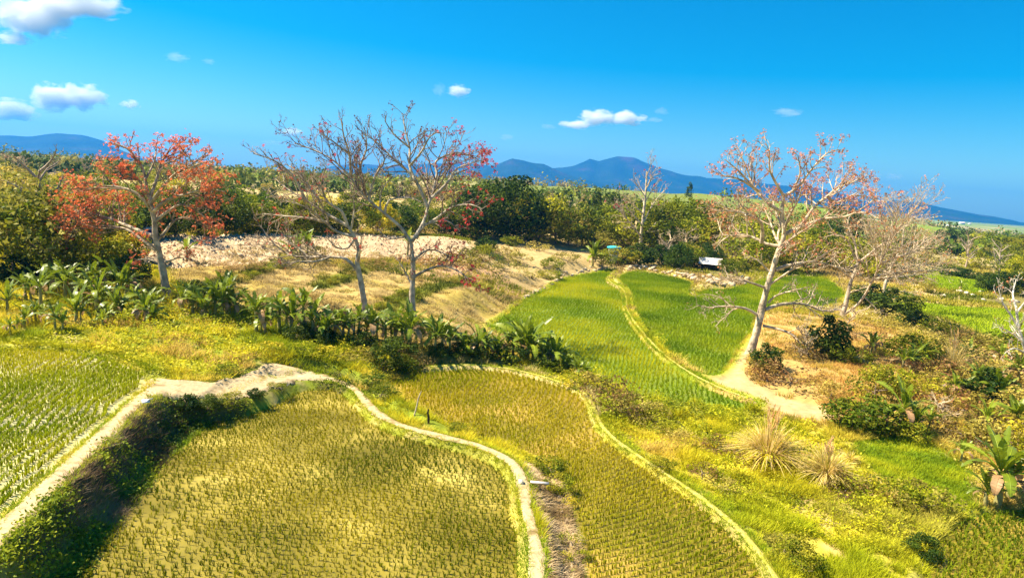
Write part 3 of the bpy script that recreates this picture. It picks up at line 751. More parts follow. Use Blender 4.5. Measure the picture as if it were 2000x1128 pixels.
def silk_tree(name, trunk, limbs, off, rbase, label, seed, cols=((0.50,0.44,0.36), (0.46,0.39,0.31)), flower=0.0, fcol=(0.5,0.06,0.02), fsize=0.15, extra=3, up=0.22, sp=(0.55, 0.42), scale=500/1128, depth=0.7, maxlev=3, buds=0.0, fbias=None, base=None):
    rs = np.random.RandomState(seed)
    tr = zoomed(trunk, off[0], off[1], scale) if off else trunk
    root = hit(*tr[0]) if base is None else np.array(base); Y0 = root[1]
    t = thing(name, root, label, 'tree', 'bare silk cotton trees')
    tw = at_y([p[0] for p in tr], [p[1] for p in tr], np.full(len(tr), Y0))
    tw[0] = root; H_ = tw[-1][2]-root[2]
    wob = rs.normal(size=len(tw))*0.12; wob[0] = 0; tw[:, 1] += wob*0
    sm = spline(np.vstack([tw[:1]-np.array([0, 0, 0.25]), tw]), 0.5)
    rad = np.interp(np.linspace(0, 1, len(sm)), [0, 0.06, 0.15, 0.6, 1], [rbase*1.75, rbase*1.25, rbase, rbase*0.72, rbase*0.42])
    rad *= 1+0.06*rs.normal(size=len(rad))
    a = Acc(); tube(a, sm-root, rad, 10, cols[0])
    me = a.mesh('trunk', True); obj('trunk', me, bark_m, t)
    blo = Acc(); bud = Acc()
    alltips = []
    def finish(la, ta, tips):
        lo_ = obj('limb', la.mesh('limb', True), bark_m, t)
        if ta.n: tag(obj('twigs', ta.mesh('twigs'), bark_m, lo_), kind='stuff')
        alltips.extend(tips)
    for li, lb in enumerate(limbs):
        lp = zoomed(lb, off[0], off[1], scale) if off else lb
        p0 = at_y([lp[0][0]], [lp[0][1]], [Y0])[0]
        lens = np.r_[0, np.cumsum(np.linalg.norm(np.diff(np.array(lp), axis=0), axis=1))]
        Lm = lens[-1]/FPX*Y0
        dy = rs.uniform(-depth, depth)*Lm; start = np.array([0.0, 0.0])
        # a limb that starts on another limb keeps to the trunk's plane at its start
        w = at_y([p[0] for p in lp], [p[1] for p in lp], Y0+dy*(lens/lens[-1])**1.2)
        pts = spline(w, 0.5); L = np.linalg.norm(np.diff(pts, axis=0), axis=1).sum()
        r0 = np.clip(0.04+0.016*L, 0.055, rbase*0.55)
        rr = np.linspace(r0, 0.026, len(pts))
        la = Acc(); ta = Acc(); tips = []
        tube(la, pts-root, rr, 6, cols[0])
        spawn(ta, tips, pts-root, rr, L, 0, rs, cols[1], up, sp, maxlev)
        finish(la, ta, tips)
    for e in range(extra):          # limbs that grow towards and away from the viewer
        f = rs.uniform(0.45, 0.98); k = int(f*(len(sm)-1)); ang = (1 if e % 2 else -1)*math.pi/2+rs.uniform(-0.7, 0.7)
        d = np.array([math.cos(ang), math.sin(ang), rs.uniform(0.35, 0.8)]); L = H_*rs.uniform(0.25, 0.42)
        la = Acc(); ta = Acc(); tips = []
        pts = [sm[k]-root]; dd = unit(d)
        for i in range(6): dd = unit(dd+rs.normal(size=3)*0.12+np.array([0, 0, 0.06])); pts.append(pts[-1]+dd*L/6)
        pts = np.array(pts); rr = np.linspace(np.clip(0.03+0.015*L, 0.04, rad[k]*0.7), 0.02, 7)
        tube(la, pts, rr, 6, cols[0]); spawn(ta, tips, pts, rr, L, 0, rs, cols[1], up, sp, maxlev)
        finish(la, ta, tips)
    TP = np.array([p for p, d in alltips]); TD = np.array([d for p, d in alltips])
    if flower:
        pr = np.full(len(TP), flower)
        if fbias is not None: pr = flower*fbias(TP, H_)
        pr = pr*(0.6+0.9*smooth(0.4, 0.65, fbm(TP[:, [0, 2]]+50, 1.6, seed)))
        m = rs.uniform(size=len(TP)) < pr
        n = 2; q = np.repeat(TP[m], n, 0)+rs.normal(size=(m.sum()*n, 3))*0.09
        petals(blo, q, np.repeat(TD[m], n, 0), rs, fsize, fcol)
        tag(obj('blossoms', blo, blossom_m, t), kind='stuff')
    if buds:
        m = rs.uniform(size=len(TP)) < buds
        leaves(bud, np.repeat(TP[m], 2, 0)+rs.normal(size=(m.sum()*2, 3))*0.04, 0.13, (0.16, 0.07, 0.045), rs)
        tag(obj('buds', bud, blossom_m, t), kind='stuff')
    return t

T4 = silk_tree('silk_cotton_tree', [(262,985),(275,940),(290,890),(310,800),(335,700),(360,620),(385,540),(410,470),(400,380),(408,300)],
 [[(408,300),(375,245),(345,180),(345,110),(330,70)],[(408,300),(470,260),(540,170),(600,110),(650,95)],[(400,370),(350,340),(280,270),(250,190),(200,80)],[(280,270),(220,200),(150,140)],
  [(412,465),(480,430),(540,350),(600,300),(660,250),(730,230)],[(420,468),(500,430),(580,400),(680,390),(760,350),(820,300)],[(395,520),(330,510),(270,480),(200,470),(140,470),(115,400)],
  [(310,505),(312,430),(270,390),(200,370),(110,360)],[(370,625),(450,600),(560,590),(650,620),(700,630)],[(345,690),(420,640),(480,600),(560,580)],[(330,705),(260,680),(190,665),(130,655)],
  [(300,830),(240,795),(150,785),(70,790),(20,775)],[(325,800),(400,775),(500,775),(560,800),(630,810)],[(315,870),(400,890),(460,920),(500,990),(560,1040)],[(340,770),(370,740),(430,720),(520,700)],
  [(352,640),(290,580),(230,555)],[(405,470),(430,390),(470,320),(490,250)],[(450,270),(480,200),(470,120)],[(600,300),(640,330),(700,300),(780,300)],[(300,280),(240,240),(180,215),(130,210)]],
 (1350, 250), 0.25, 'largest pale bare tree with thick leaning trunk beside the bright green paddies', 41, cols=((0.50,0.39,0.27), (0.50,0.38,0.26)), flower=0.75, fcol=(0.55,0.20,0.10), fsize=0.085, extra=6, sp=(0.5, 0.42), fbias=lambda p, h: np.clip(p[:, 2]/h*2.0-1.0, 0.02, 1))
T1 = silk_tree('silk_cotton_tree', [(738,865),(722,765),(702,665),(685,595),(680,520),(666,455),(655,405)],
 [[(655,420),(640,340),(625,280),(565,205),(500,180)],[(660,420),(690,340),(710,270),(745,215),(815,165)],[(665,445),(720,370),(780,310),(850,280),(910,262)],[(680,590),(600,560),(480,510),(400,490),(310,470)],
  [(688,610),(720,580),(770,520),(840,510),(950,565)],[(690,650),(620,600),(560,560),(440,545),(310,575)],[(695,705),(640,688),(590,700)],[(672,475),(600,400),(500,370),(420,380),(310,400)],
  [(672,485),(740,430),(840,400),(920,380),(990,395)],[(655,405),(590,320),(520,290),(440,270)],[(682,525),(740,480),(800,450),(870,480),(935,540)],[(730,705),(790,682),(830,690)],[(640,340),(680,260),(690,180)],[(710,270),(760,260),(830,215)]],
 (0, 200), 0.24, 'tree covered in orange red blossoms above the banana plants on the left', 42, cols=((0.38,0.30,0.21), (0.28,0.19,0.13)), flower=0.6, fcol=(0.76,0.20,0.075), fsize=0.105, extra=6, sp=(0.5, 0.4))
T3 = silk_tree('silk_cotton_tree', [(806,975),(800,860),(805,760),(803,680),(795,612)],
 [[(795,615),(750,550),(680,490),(620,440),(570,390),(530,330),(460,260),(370,210),(280,180)],[(530,330),(525,230),(500,150),(490,80)],[(610,425),(640,320),(680,250),(640,190)],[(600,410),(570,300),(600,200),(590,110)],
  [(800,612),(850,530),(870,460),(890,400),(910,310),(905,260),(1000,220),(1090,250)],[(868,460),(820,350),(790,310),(730,260),(650,180),(600,140)],[(815,345),(790,280),(790,200),(770,120),(760,50)],[(790,280),(840,220),(880,150),(920,130)],
  [(888,420),(960,350),(1000,290),(1110,255)],[(840,550),(910,510),(980,460),(1060,450),(1110,470)],[(820,600),(860,540),(950,520),(1010,565)],[(808,770),(860,740),(930,720),(1000,740),(1070,795)],[(812,690),(870,650),(930,660),(985,690)],
  [(680,490),(700,430),(790,420),(840,440)],[(660,470),(665,390),(700,340)],[(770,590),(700,600),(650,560)],[(790,200),(720,140),(680,80)],[(525,230),(450,170),(400,140)]],
 (450, 200), 0.23, 'tall bare tree with two crossing limbs and crimson blossoms on its right side', 43, cols=((0.40,0.33,0.25), (0.25,0.18,0.14)), flower=0.5, fcol=(0.58,0.045,0.045), fsize=0.11, extra=4, buds=0.3, sp=(0.55, 0.42), fbias=lambda p, h: np.clip(0.12+p[:, 0]*0.22, 0.02, 1), depth=0.5)
T2 = silk_tree('silk_cotton_tree', [(600,955),(588,870),(572,775),(558,705),(566,650),(545,590),(515,540)],
 [[(518,545),(440,500),(330,430),(250,380),(190,330)],[(515,540),(490,480),(430,440),(400,360),(420,285)],[(530,565),(545,480),(540,400)],[(540,590),(470,570),(420,530),(330,460),(230,430)],[(560,740),(510,690),(440,680),(340,680),(260,670),(190,620),(130,540)],
  [(440,680),(380,700),(300,700),(225,712)],[(430,530),(340,510),(230,500),(150,490)],[(330,430),(280,330),(200,260),(100,225)],[(400,440),(330,350),(290,300),(240,270)],[(548,600),(520,640),(470,640),(420,590)],[(340,680),(300,640),(230,600)]],
 (450, 200), 0.21, 'bare leafless tree with all limbs swept to the left behind the banana row', 44, cols=((0.42,0.34,0.25), (0.34,0.26,0.18)), flower=0.05, fcol=(0.55,0.08,0.04), fsize=0.12, extra=2, sp=(0.5, 0.4), depth=0.6)
T5 = silk_tree('silk_cotton_tree', [(662,835),(680,780),(700,690),(735,595)],
 [[(735,595),(830,520),(890,470),(905,400),(910,325)],[(665,825),(740,770),(800,670),(840,580),(900,470),(940,400),(1000,340)],[(735,595),(690,500),(640,470),(590,480)],[(830,600),(880,578),(960,550),(1080,500)],[(810,650),(900,640),(1000,630),(1110,625)],
  [(735,595),(720,500),(690,430),(700,380)],[(705,660),(620,605),(560,600)],[(672,800),(560,800),(500,775)],[(760,740),(820,800),(850,830)],[(890,470),(850,420),(760,400),(720,430)],[(905,400),(860,330),(800,320)],[(720,610),(790,560),(850,590),(930,620)]],
 (1350, 250), 0.25, 'pale bare tree with a forked trunk leaning right, standing behind the dark round bush', 45, cols=((0.48,0.37,0.26), (0.48,0.37,0.25)), flower=0.10, fcol=(0.60,0.25,0.08), fsize=0.09, extra=3, sp=(0.5, 0.42))
T6 = silk_tree('silk_cotton_tree', [(850,775),(852,700),(872,640),(900,575),(930,520)],
 [[(852,720),(940,720),(1010,740)],[(872,640),(960,610),(1060,600),(1130,570)],[(900,575),(980,540),(1040,480)],[(930,520),(940,440),(980,400)],[(890,600),(830,560),(790,500)],[(870,660),(960,650),(1060,640)],[(930,520),(1000,500),(1060,520),(1100,560)]],
 (1350, 250), 0.2, 'smaller bare tree just right of the fork-trunked pale tree', 46, cols=((0.47,0.37,0.26), (0.47,0.36,0.24)), flower=0.08, fcol=(0.6,0.25,0.1), fsize=0.10, extra=2, sp=(0.55, 0.45))
T7 = silk_tree('silk_cotton_tree', [(788,550),(795,470),(805,380),(815,280),(820,190)],
 [[(795,480),(740,410),(680,345)],[(798,475),(850,430),(890,365),(900,330)],[(803,420),(850,330),(910,260)],[(800,430),(740,360),(700,330)],[(810,330),(850,260),(880,220)],[(812,300),(770,240),(760,200)],[(805,380),(730,310),(700,290)],[(815,270),(840,220),(870,200)],[(797,460),(880,450),(940,420)]],
 (900, 250), 0.3, 'bare pale tree standing among green bushes beyond the top of the bright paddy', 47, cols=((0.50,0.41,0.30), (0.48,0.38,0.27)), flower=0.03, fsize=0.16, fcol=(0.5,0.05,0.08), extra=4, sp=(0.7, 0.55), up=0.3)
T8 = silk_tree('silk_cotton_tree', [(2020,745),(2005,690),(1990,640),(1985,600)],
 [[(1990,640),(1972,612),(1958,590),(1950,560)],[(1986,610),(2010,580),(2030,555)],[(1998,668),(1975,650),(1955,640)],[(1985,600),(1978,575),(1985,545)],[(2005,690),(1980,680),(1962,690)]],
 None, 0.16, 'white bare branches of a tree leaning in at the right edge of the picture', 48, cols=((0.64,0.57,0.48), (0.60,0.52,0.42)), flower=0.12, fcol=(0.6,0.22,0.08), fsize=0.07, extra=2, sp=(0.5, 0.4))

# ------------------------------------------------------------------ banana plants
ban_m = vcol_mat('banana_leaf', 0.42, transl=0.35, spec=0.45, nscale=1.5, namp=0.2, rand=0.3, hrand=0.012)
stem_m = vcol_mat('banana_stem', 0.7, nscale=6, namp=0.3, rand=0.15)
def banana_leaf(seed, droop, L=1.9, W=0.185, dead=False):
    """an arched blade on a midrib, its two halves torn into flaps that hang unevenly"""
    rs = np.random.RandomState(seed); n = 15; a = Acc()
    t = np.linspace(0, 1, n); ang = 1.05-droop*t**1.3
    x = np.r_[0, np.cumsum(np.cos(ang[:-1]))]*L/(n-1); z = np.r_[0, np.cumsum(np.sin(ang[:-1]))]*L/(n-1)
    w = W*np.interp(t, [0, 0.12, 0.2, 0.4, 0.75, 0.93, 1], [0.05, 0.06, 0.6, 1, 0.92, 0.5, 0.04])
    g = np.array([0.40,0.25,0.12]) if dead else np.array([0.20,0.255,0.013])
    rib = np.column_stack([x, np.zeros(n), z])
    tube(a, rib, np.linspace(0.028, 0.006, n), 4, g*1.5 if not dead else g)
    for sd in (-1, 1):
        hang = 0.25
        for i in range(2, n-1):
            if rs.uniform() < 0.3: hang = rs.uniform(-0.45, 0.75)
            gap = rs.uniform(0.0, 0.25) if rs.uniform() < 0.45 else 0.0
            p0, p1 = rib[i], rib[i+1]; q0 = p0+(p1-p0)*gap*0.4; q1 = p1
            def out(p, ww): return p+np.array([0.10*ww, sd*ww*math.cos(hang), ww*math.sin(-hang)*0.9+0.18*ww])
            w0, w1 = w[i]*rs.uniform(0.88, 1.05), w[i+1]*rs.uniform(0.88, 1.05)
            e0, e1 = out(p0+(p1-p0)*gap, w0), out(q1, w1)
            a.add([q0, q1, e1, e0], [[0, 1, 2, 3]], [g*1.15, g*1.15, g*rs.uniform(0.75, 1.0), g*rs.uniform(0.75, 1.0)])
    me = a.mesh('leaf'); me.materials.append(ban_m); return me
LEAVES = [banana_leaf(200+i, d, 1.85*s) for i, (d, s) in enumerate([(0.4, 0.9), (0.9, 1.05), (1.4, 1.1), (1.85, 1.1), (2.35, 1.0), (0.12, 0.8)])]
DEAD = [banana_leaf(220+i, d, 1.6, 0.2, True) for i, d in enumerate((2.9, 3.2))]
def stem_mesh(h, seed):
    rs = np.random.RandomState(seed); a = Acc(); k = 7
    p = np.column_stack([np.cumsum(rs.normal(size=k))*0.02, np.cumsum(rs.normal(size=k))*0.02, np.linspace(-0.15, h, k)])
    tube(a, p, np.linspace(0.15, 0.075, k), 8, (0.30, 0.27, 0.10)); me = a.mesh('stem', True); me.materials.append(stem_m); return me
STEMS = [stem_mesh(h, 230+i) for i, h in enumerate((1.2, 1.5, 0.9))]
SH = (1.2, 1.5, 0.9)
def ordinal(n): return ['first','second','third','fourth','fifth','sixth','seventh','eighth','ninth','tenth','eleventh','twelfth','thirteenth','fourteenth','fifteenth','sixteenth','seventeenth','eighteenth','nineteenth','twentieth','twenty-first','twenty-second','twenty-third','twenty-fourth','twenty-fifth','twenty-sixth','twenty-seventh','twenty-eighth','twenty-ninth','thirtieth'][n] if n < 30 else ['thirty-','forty-','fifty-','sixty-'][n//10-3]+['first','second','third','fourth','fifth','sixth','seventh','eighth','ninth','tenth'][n % 10]
brs = np.random.RandomState(77)
def banana(px, py, hpx, label, pos=None, nleaf=None, dead=3):
    b = hit(px, py) if pos is None else pos
    dist = math.hypot(b[0], b[1]); want = hpx/FPX*dist; v = brs.randint(3)
    s = want/(SH[v]+1.3)
    s *= brs.uniform(0.78, 1.1)
    t = thing('banana_plant', b, label, 'banana plant', 'banana plants', brs.uniform(0, 6.28), s)
    obj('stem', STEMS[v], None, t)
    n = nleaf or brs.randint(10, 15)
    for i in range(n):
        u = i/(n-1); o = obj('leaf', LEAVES[5] if i == 0 else LEAVES[min(int(u*4.2+brs.uniform(0, 0.9)), 4)], None, t)
        o.location = (0, 0, SH[v]-0.05-0.18*u)
        o.rotation_euler = (brs.uniform(-0.25, 0.25), -0.42+0.62*u+brs.uniform(-0.2, 0.2), i*2.4+brs.uniform(-0.3, 0.3))
        k = brs.uniform(0.75, 1.1)*(0.85 if i == 0 else 1); o.scale = (k, k*brs.uniform(0.8, 1.15), k)
    for i in range(brs.randint(dead-2, dead+1)):
        o = obj('dead_leaf', DEAD[i % 2], None, t); o.location = (0, 0, SH[v]-0.25)
        o.rotation_euler = (0, 0.25, brs.uniform(0, 6.28)); k = brs.uniform(0.6, 0.9)*SH[v]; o.scale = (k, k, k)
    return t
def banana_row(lst, where, k=1.0):
    lst = [(x, y, h*k) for x, y, h in lst]
    if len(lst) > 5: lst = lst+[(x+brs.uniform(8, 16), y+brs.uniform(-9, 5), h*brs.uniform(0.65, 0.95)) for x, y, h in lst if brs.uniform() < 0.7]
    lst = sorted(lst)
    for i, (x, y, h) in enumerate(lst): banana(x, y, h, '%s banana plant from the left %s' % (ordinal(i), where), dead=7 if 'mound' in where else 3)
banana_row([(15,612,62),(48,640,50),(80,606,95),(70,632,60),(108,645,58),(148,632,72),(160,600,95),(128,590,80),(190,612,85),(200,640,50),(228,622,70),(235,590,85),(262,606,70),(284,634,72),(250,570,70),(292,608,55),(20,655,45),(180,575,70),(100,575,65),(50,585,65)], 'in the clump below the red tree', 0.8)
banana_row([(356,612,60),(376,614,66),(395,622,66),(420,620,80),(440,612,70),(458,618,62)], 'in the clump right of the red tree')
banana_row([(500,650,72),(518,654,70),(545,645,75),(570,650,80),(592,646,95),(608,655,78),(630,668,72),(655,660,66),(680,668,75),(700,660,70),(725,668,68),(752,672,60),(770,668,70),(800,680,85),(822,676,62),(850,690,70),(878,690,62)], 'in the row below the centre trees')
banana_row([(905,695,58),(932,698,76),(962,694,58),(990,699,70),(1018,704,96),(1040,708,68),(1062,716,60),(1085,720,66),(1105,728,48),(1128,738,42)], 'in the bright clump bordering the green paddy')
banana_row([(1700,836,66),(1730,846,60),(1758,842,90),(1785,850,66),(1812,846,55)], 'above the emerald grass patch')
banana(1946, 985, 105, 'lone bushy banana plant between the emerald grass and the lower right paddy')
banana(1925, 988, 76, 'lower companion left of the lone bushy banana plant on the right')
banana(1968, 980, 80, 'lower companion right of the lone bushy banana plant on the right')
banana(1876, 905, 48, 'small banana plant on the right rim of the emerald grass patch')
banana_row([(1760,730,50),(1800,720,48),(1860,780,55),(1905,770,58),(1950,800,60),(1985,760,60),(1700,690,40),(1920,850,66),(1975,845,70),(1890,720,46),(1950,715,44)], 'on the right scrub mound')
banana(365, 510, 44, 'small banana plant alone on the pale stony bank left of centre')
banana_row([(585,500,50),(600,505,52),(570,504,45)], 'in the tuft on the stony bank')
banana(796, 498, 56, 'dark banana plant behind the tall bare tree at the foot of the stony bank')
banana(1158, 520, 50, 'spiky banana plant at the top left corner of the bright paddy')
banana(1876, 568, 24, 'tiny banana plant beside the far small paddy on the right')

# ------------------------------------------------------------------ leafy trees and shrubs (prototypes are copied, with their own label each)
fol_m = vcol_mat('foliage', 0.55, transl=0.38, spec=0.12, rand=0.28, hrand=0.02)
wood_m = vcol_mat('dark_bark', 0.9, nscale=4, namp=0.3, spec=0.1)
def crown_mesh(seed, rx, rz, zc, ncl, nl, lsize, cols, shape='round', name='crown'):
    rs = np.random.RandomState(seed); a = Acc()
    n = ncl; d = unit(rs.normal(size=(n, 3))); d[:, 2] = np.where(rs.uniform(size=n) < 0.6, np.abs(d[:, 2]), -np.abs(d[:, 2])*0.85)
    r = rs.uniform(0.45, 1.0, n)**0.6
    c = d*r[:, None]*np.array([rx, rx, rz])
    if shape == 'cone': c[:, :2] *= np.clip(1.15-(c[:, 2]/rz+1)*0.45, 0.15, 1.2)[:, None]
    c[:, 2] += zc; cr = rs.uniform(0.22, 0.40, n)*rx
    base = np.array(cols)
    for i in range(n):
        m = int(nl*rs.uniform(0.6, 1.3)); v = unit(rs.normal(size=(m, 3)))
        rr = rs.uniform(0.55, 1.0, m)**0.5
        p = c[i]+v*rr[:, None]*cr[i]*np.array([1, 1, 0.75])
        k = base[rs.randint(len(base))]*rs.uniform(0.8, 1.25)
        leaves(a, p, lsize, k, rs, nrm=unit(v+np.array([0, 0, 0.6])), bias=0.45)
    me = a.mesh(name); me.materials.append(fol_m); return me
def wood_mesh(seed, h, spread, r, name='trunk'):
    rs = np.random.RandomState(seed); a = Acc()
    p = np.array([[0, 0, -0.3], [rs.normal()*0.05*h, rs.normal()*0.05*h, h*0.3], [rs.normal()*0.08*h, rs.normal()*0.08*h, h*0.62]])
    q = spline(p, h/8); tube(a, q, np.linspace(r, r*0.5, len(q)), 6, (0.20, 0.15, 0.10))
    for i in range(7):
        f = rs.uniform(0.35, 1); s0 = q[int(f*(len(q)-1))]; ang = i*0.9+rs.uniform(0, 0.5)
        e = s0+np.array([math.cos(ang)*spread*rs.uniform(0.4, 0.8), math.sin(ang)*spread*rs.uniform(0.4, 0.8), h*rs.uniform(0.15, 0.4)])
        m = (s0+e)/2+np.array([0, 0, -0.04*h]); tube(a, spline([s0, m, e], h/7), np.linspace(r*0.42, r*0.1, len(spline([s0, m, e], h/7))), 4, (0.24, 0.18, 0.12))
    me = a.mesh(name, True); me.materials.append(wood_m); return me
DARK = [(0.03,0.06,0.008), (0.06,0.10,0.010), (0.10,0.14,0.014)]
MID = [(0.10,0.14,0.008), (0.18,0.21,0.010), (0.28,0.27,0.016)]
LIME = [(0.23,0.25,0.010), (0.37,0.35,0.014), (0.50,0.43,0.028)]
OLIVE = [(0.26,0.21,0.03), (0.38,0.31,0.05), (0.46,0.38,0.09)]
RUST = [(0.20,0.11,0.05), (0.26,0.17,0.09), (0.30,0.20,0.11)]
KIND = {}       # kind -> list of (parts [(name, mesh)], height)
def leafy(kind, n, rx, rz, zc, ncl, nl, ls, cols, shape='round', trunk=True):
    KIND[kind] = []
    for i in range(n):
        sd_ = hash_(kind)+i*13; parts = []
        if trunk: parts.append(('trunk', wood_mesh(sd_+5, zc, rx, 0.03*zc+0.04)))
        parts.append(('crown', crown_mesh(sd_, rx*(0.9+0.2*i/max(n-1, 1)), rz, zc, ncl, nl, ls, cols, shape)))
        KIND[kind].append((parts, zc+rz))
def hash_(s): return sum(ord(c)*(i+3) for i, c in enumerate(s)) % 9973
leafy('dark', 3, 2.7, 2.6, 2.7, 50, 85, 0.30, DARK)
leafy('mid', 4, 2.6, 2.3, 2.3, 46, 75, 0.30, MID)
leafy('lime', 3, 2.3, 2.0, 2.0, 42, 70, 0.27, LIME)
leafy('olive', 3, 2.4, 2.0, 2.5, 36, 60, 0.26, OLIVE)
leafy('cone', 2, 1.6, 3.2, 3.6, 36, 70, 0.28, DARK, 'cone')
leafy('bush_dark', 2, 1.0, 0.8, 0.75, 34, 85, 0.13, DARK)
leafy('bush_green', 3, 1.0, 0.7, 0.65, 28, 65, 0.12, MID)
leafy('bush_lime', 3, 1.0, 0.6, 0.55, 18, 45, 0.13, LIME)
leafy('bush_olive', 3, 1.0, 0.6, 0.55, 18, 45, 0.12, OLIVE)
leafy('bush_rust', 2, 1.0, 0.5, 0.45, 16, 42, 0.11, [(0.26,0.15,0.05), (0.36,0.23,0.08), (0.20,0.16,0.03)])
twig_m = vcol_mat('twig_bark', 0.9, spec=0.1, rand=0.25)
KIND['bare'] = []; KIND['pink'] = []; KIND['bare_bush'] = []
def bare_proto(seed, h, col, levels=3, pink=None, thick=1.0):
    rs = np.random.RandomState(seed); a = Acc(); tips = []
    p = spline(np.array([[0, 0, -0.3], [rs.normal()*0.15, rs.normal()*0.15, h*0.35], [rs.normal()*0.3, rs.normal()*0.3, h*0.8]]), h/7)
    rr = np.linspace(0.022*h, 0.008*h, len(p)); tube(a, p, rr, 6, col)
    for i in range(11):
        f = 0.3+0.7*i/10; k = int(f*(len(p)-1)); ang = i*2.4+rs.uniform(0, 1)
        d = np.array([math.cos(ang), math.sin(ang), rs.uniform(0.4, 1.1)])
        branch(a, tips, p[k], d, h*rs.uniform(0.25, 0.42), 0.009*h*thick, 1, rs, col, 0.3, (0.6, 0.075*h), levels)
    me = a.mesh('trunk'); me.materials.append(twig_m); parts = [('trunk', me)]
    if pink is not None:
        b = Acc(); tp = np.array([t for t, _ in tips]); leaves(b, np.repeat(tp, 3, 0)+rs.normal(size=(len(tp)*3, 3))*0.14, 0.26, pink, rs)
        m2 = b.mesh('crown'); m2.materials.append(fol_m); parts.append(('crown', m2))
    return parts, h
for i in range(3): KIND['bare'].append(bare_proto(300+i, 6.5, (0.40, 0.31, 0.23), thick=1.6))
for i in range(2): KIND['pink'].append(bare_proto(310+i, 7.5, (0.34, 0.23, 0.18), pink=(0.40, 0.13, 0.08), thick=1.6))
for i in range(3): KIND['bare_bush'].append(bare_proto(320+i, 2.2, (0.46, 0.35, 0.22), thick=2.2))
prs = np.random.RandomState(91)
def plant(kind, b, h, name, label, cat, group, wide=1.0):
    v = prs.randint(len(KIND[kind])); parts, H0 = KIND[kind][v]; s = h/H0
    t = thing(name, b, label, cat, group, prs.uniform(0, 6.28), s)
    t.scale = (s*wide, s*wide, s)
    for nm, me in parts: obj(nm, me, None, t)
    return t
KDESC = {'dark': 'dense dark green tree', 'mid': 'rounded mid green tree', 'lime': 'bushy yellow green tree', 'olive': 'loose olive brown tree', 'cone': 'tall narrow dark tree',
 'bare': 'leafless grey brown tree', 'pink': 'reddish blossoming bare tree', 'bare_bush': 'leafless straw coloured bush', 'bush_dark': 'dark green bush', 'bush_green': 'leafy green bush', 'bush_lime': 'yellow green bush', 'bush_olive': 'olive bush', 'bush_rust': 'rust brown dry bush'}
QUEUE = []          # (kind, base, height, wide, zone)
def put(kind, px, py, hpx, zone, wide=1.0):
    b = hit(px, py); QUEUE.append((kind, b, hpx/FPX*math.hypot(b[0], b[1]), wide, zone))
# hand placed trees of the middle distance
L_ = 'behind the left banana clump'
for a_ in [('olive',105,548,165,1.0),('mid',25,545,130,1.2),('mid',60,500,110,1.0),('lime',185,540,80,1.2),('dark',150,505,95,1.0),('lime',235,520,65,1.2),('olive',10,470,110,1.0),('mid',210,500,90,1.0),('bush_dark',30,560,50,1.3),('bush_green',215,555,50,1.3),('bare',70,500,170,1.0),('dark',255,560,60,1.0)]:
    put(a_[0], a_[1], a_[2], a_[3], L_, a_[4])
B_ = 'atop the stony bank'
for a_ in [('dark',235,468,75,1.2),('dark',340,462,90,1.2),('dark',390,458,95,1.2),('dark',440,456,85,1.2),('mid',490,455,75,1.1),('lime',520,456,60,1.1),('dark',560,455,70,1.2),('mid',610,456,70,1.2),('dark',660,456,65,1.2),('mid',700,457,70,1.1),('lime',735,457,75,1.1),('dark',775,457,65,1.2),('mid',820,459,70,1.2),('dark',860,460,60,1.2),('mid',900,462,85,1.2),('dark',300,462,60,1.2)]:
    put(a_[0], a_[1], a_[2], a_[3]*0.86, B_, a_[4])
C_2 = 'beyond the tan slope'
for a_ in [('dark',945,470,110,1.1),('dark',985,468,120,1.2),('dark',1010,462,95,1.1),('mid',930,468,70,1.2),('lime',1050,470,90,1.1),('mid',1085,476,75,1.2),('olive',1110,478,65,1.1),('cone',1160,462,100,0.8),('mid',1135,480,75,1.1),('lime',1180,478,70,1.1),('dark',1200,462,80,1.0),('lime',1225,485,80,1.0),('mid',1275,490,75,1.1),('lime',1310,485,95,1.1),('mid',1340,480,85,1.1),('lime',1366,484,60,1.0),('dark',1390,470,70,1.1),('olive',1420,490,80,1.1),('bush_dark',1245,518,42,1.5),('bush_dark',1285,520,40,1.5),('bush_dark',1325,522,36,1.5),('bush_green',1215,515,36,1.3),('bush_green',1175,520,30,1.3),('bush_lime',1346,508,24,1.2),('bare_bush',1425,512,50,1.2),('bare_bush',1300,515,60,1.2),('bare_bush',1345,500,55,1.2),('bare',1110,465,80,1.0),('bare',1075,455,80,0.9),('cone',1345,395,38,0.9)]:
    put(a_[0], a_[1], a_[2], a_[3], C_2, a_[4])
D_ = 'behind the largest bare tree'
for a_ in [('lime',1460,520,85,1.1),('mid',1500,510,70,1.1),('lime',1550,530,75,1.1),('mid',1590,520,70,1.1),('dark',1620,500,60,1.1),('olive',1650,530,60,1.2),('lime',1690,540,65,1.2),('mid',1720,520,60,1.1),('dark',1640,470,60,1.1),('olive',1570,480,60,1.1),('bare',1480,520,80,1.0),('bare',1700,500,60,1.0)]:
    put(a_[0], a_[1], a_[2], a_[3], D_, a_[4])
E_ = 'round the valley paddies'
for a_ in [('dark',1850,480,30,1.4),('dark',1885,484,28,1.5),('mid',1950,502,36,1.5),('lime',1925,492,32,1.4),('mid',1990,520,42,1.4),('lime',1995,560,50,1.0),('dark',1960,572,36,1.5),('bush_dark',1935,570,28,1.4),('bush_olive',1830,520,26,1.5),('bush_olive',1780,510,28,1.5),('bush_dark',1860,540,16,2.2),('bush_dark',1890,545,16,2.2),('bush_dark',1925,552,16,2.0),('bare',1885,525,62,1.1),('bare',1950,545,60,1.1),('mid',1990,486,22,1.5),('olive',1800,480,28,1.3),('lime',1905,525,30,1.3),('mid',1975,545,40,1.2)]:
    put(a_[0], a_[1], a_[2], a_[3], E_, a_[4])
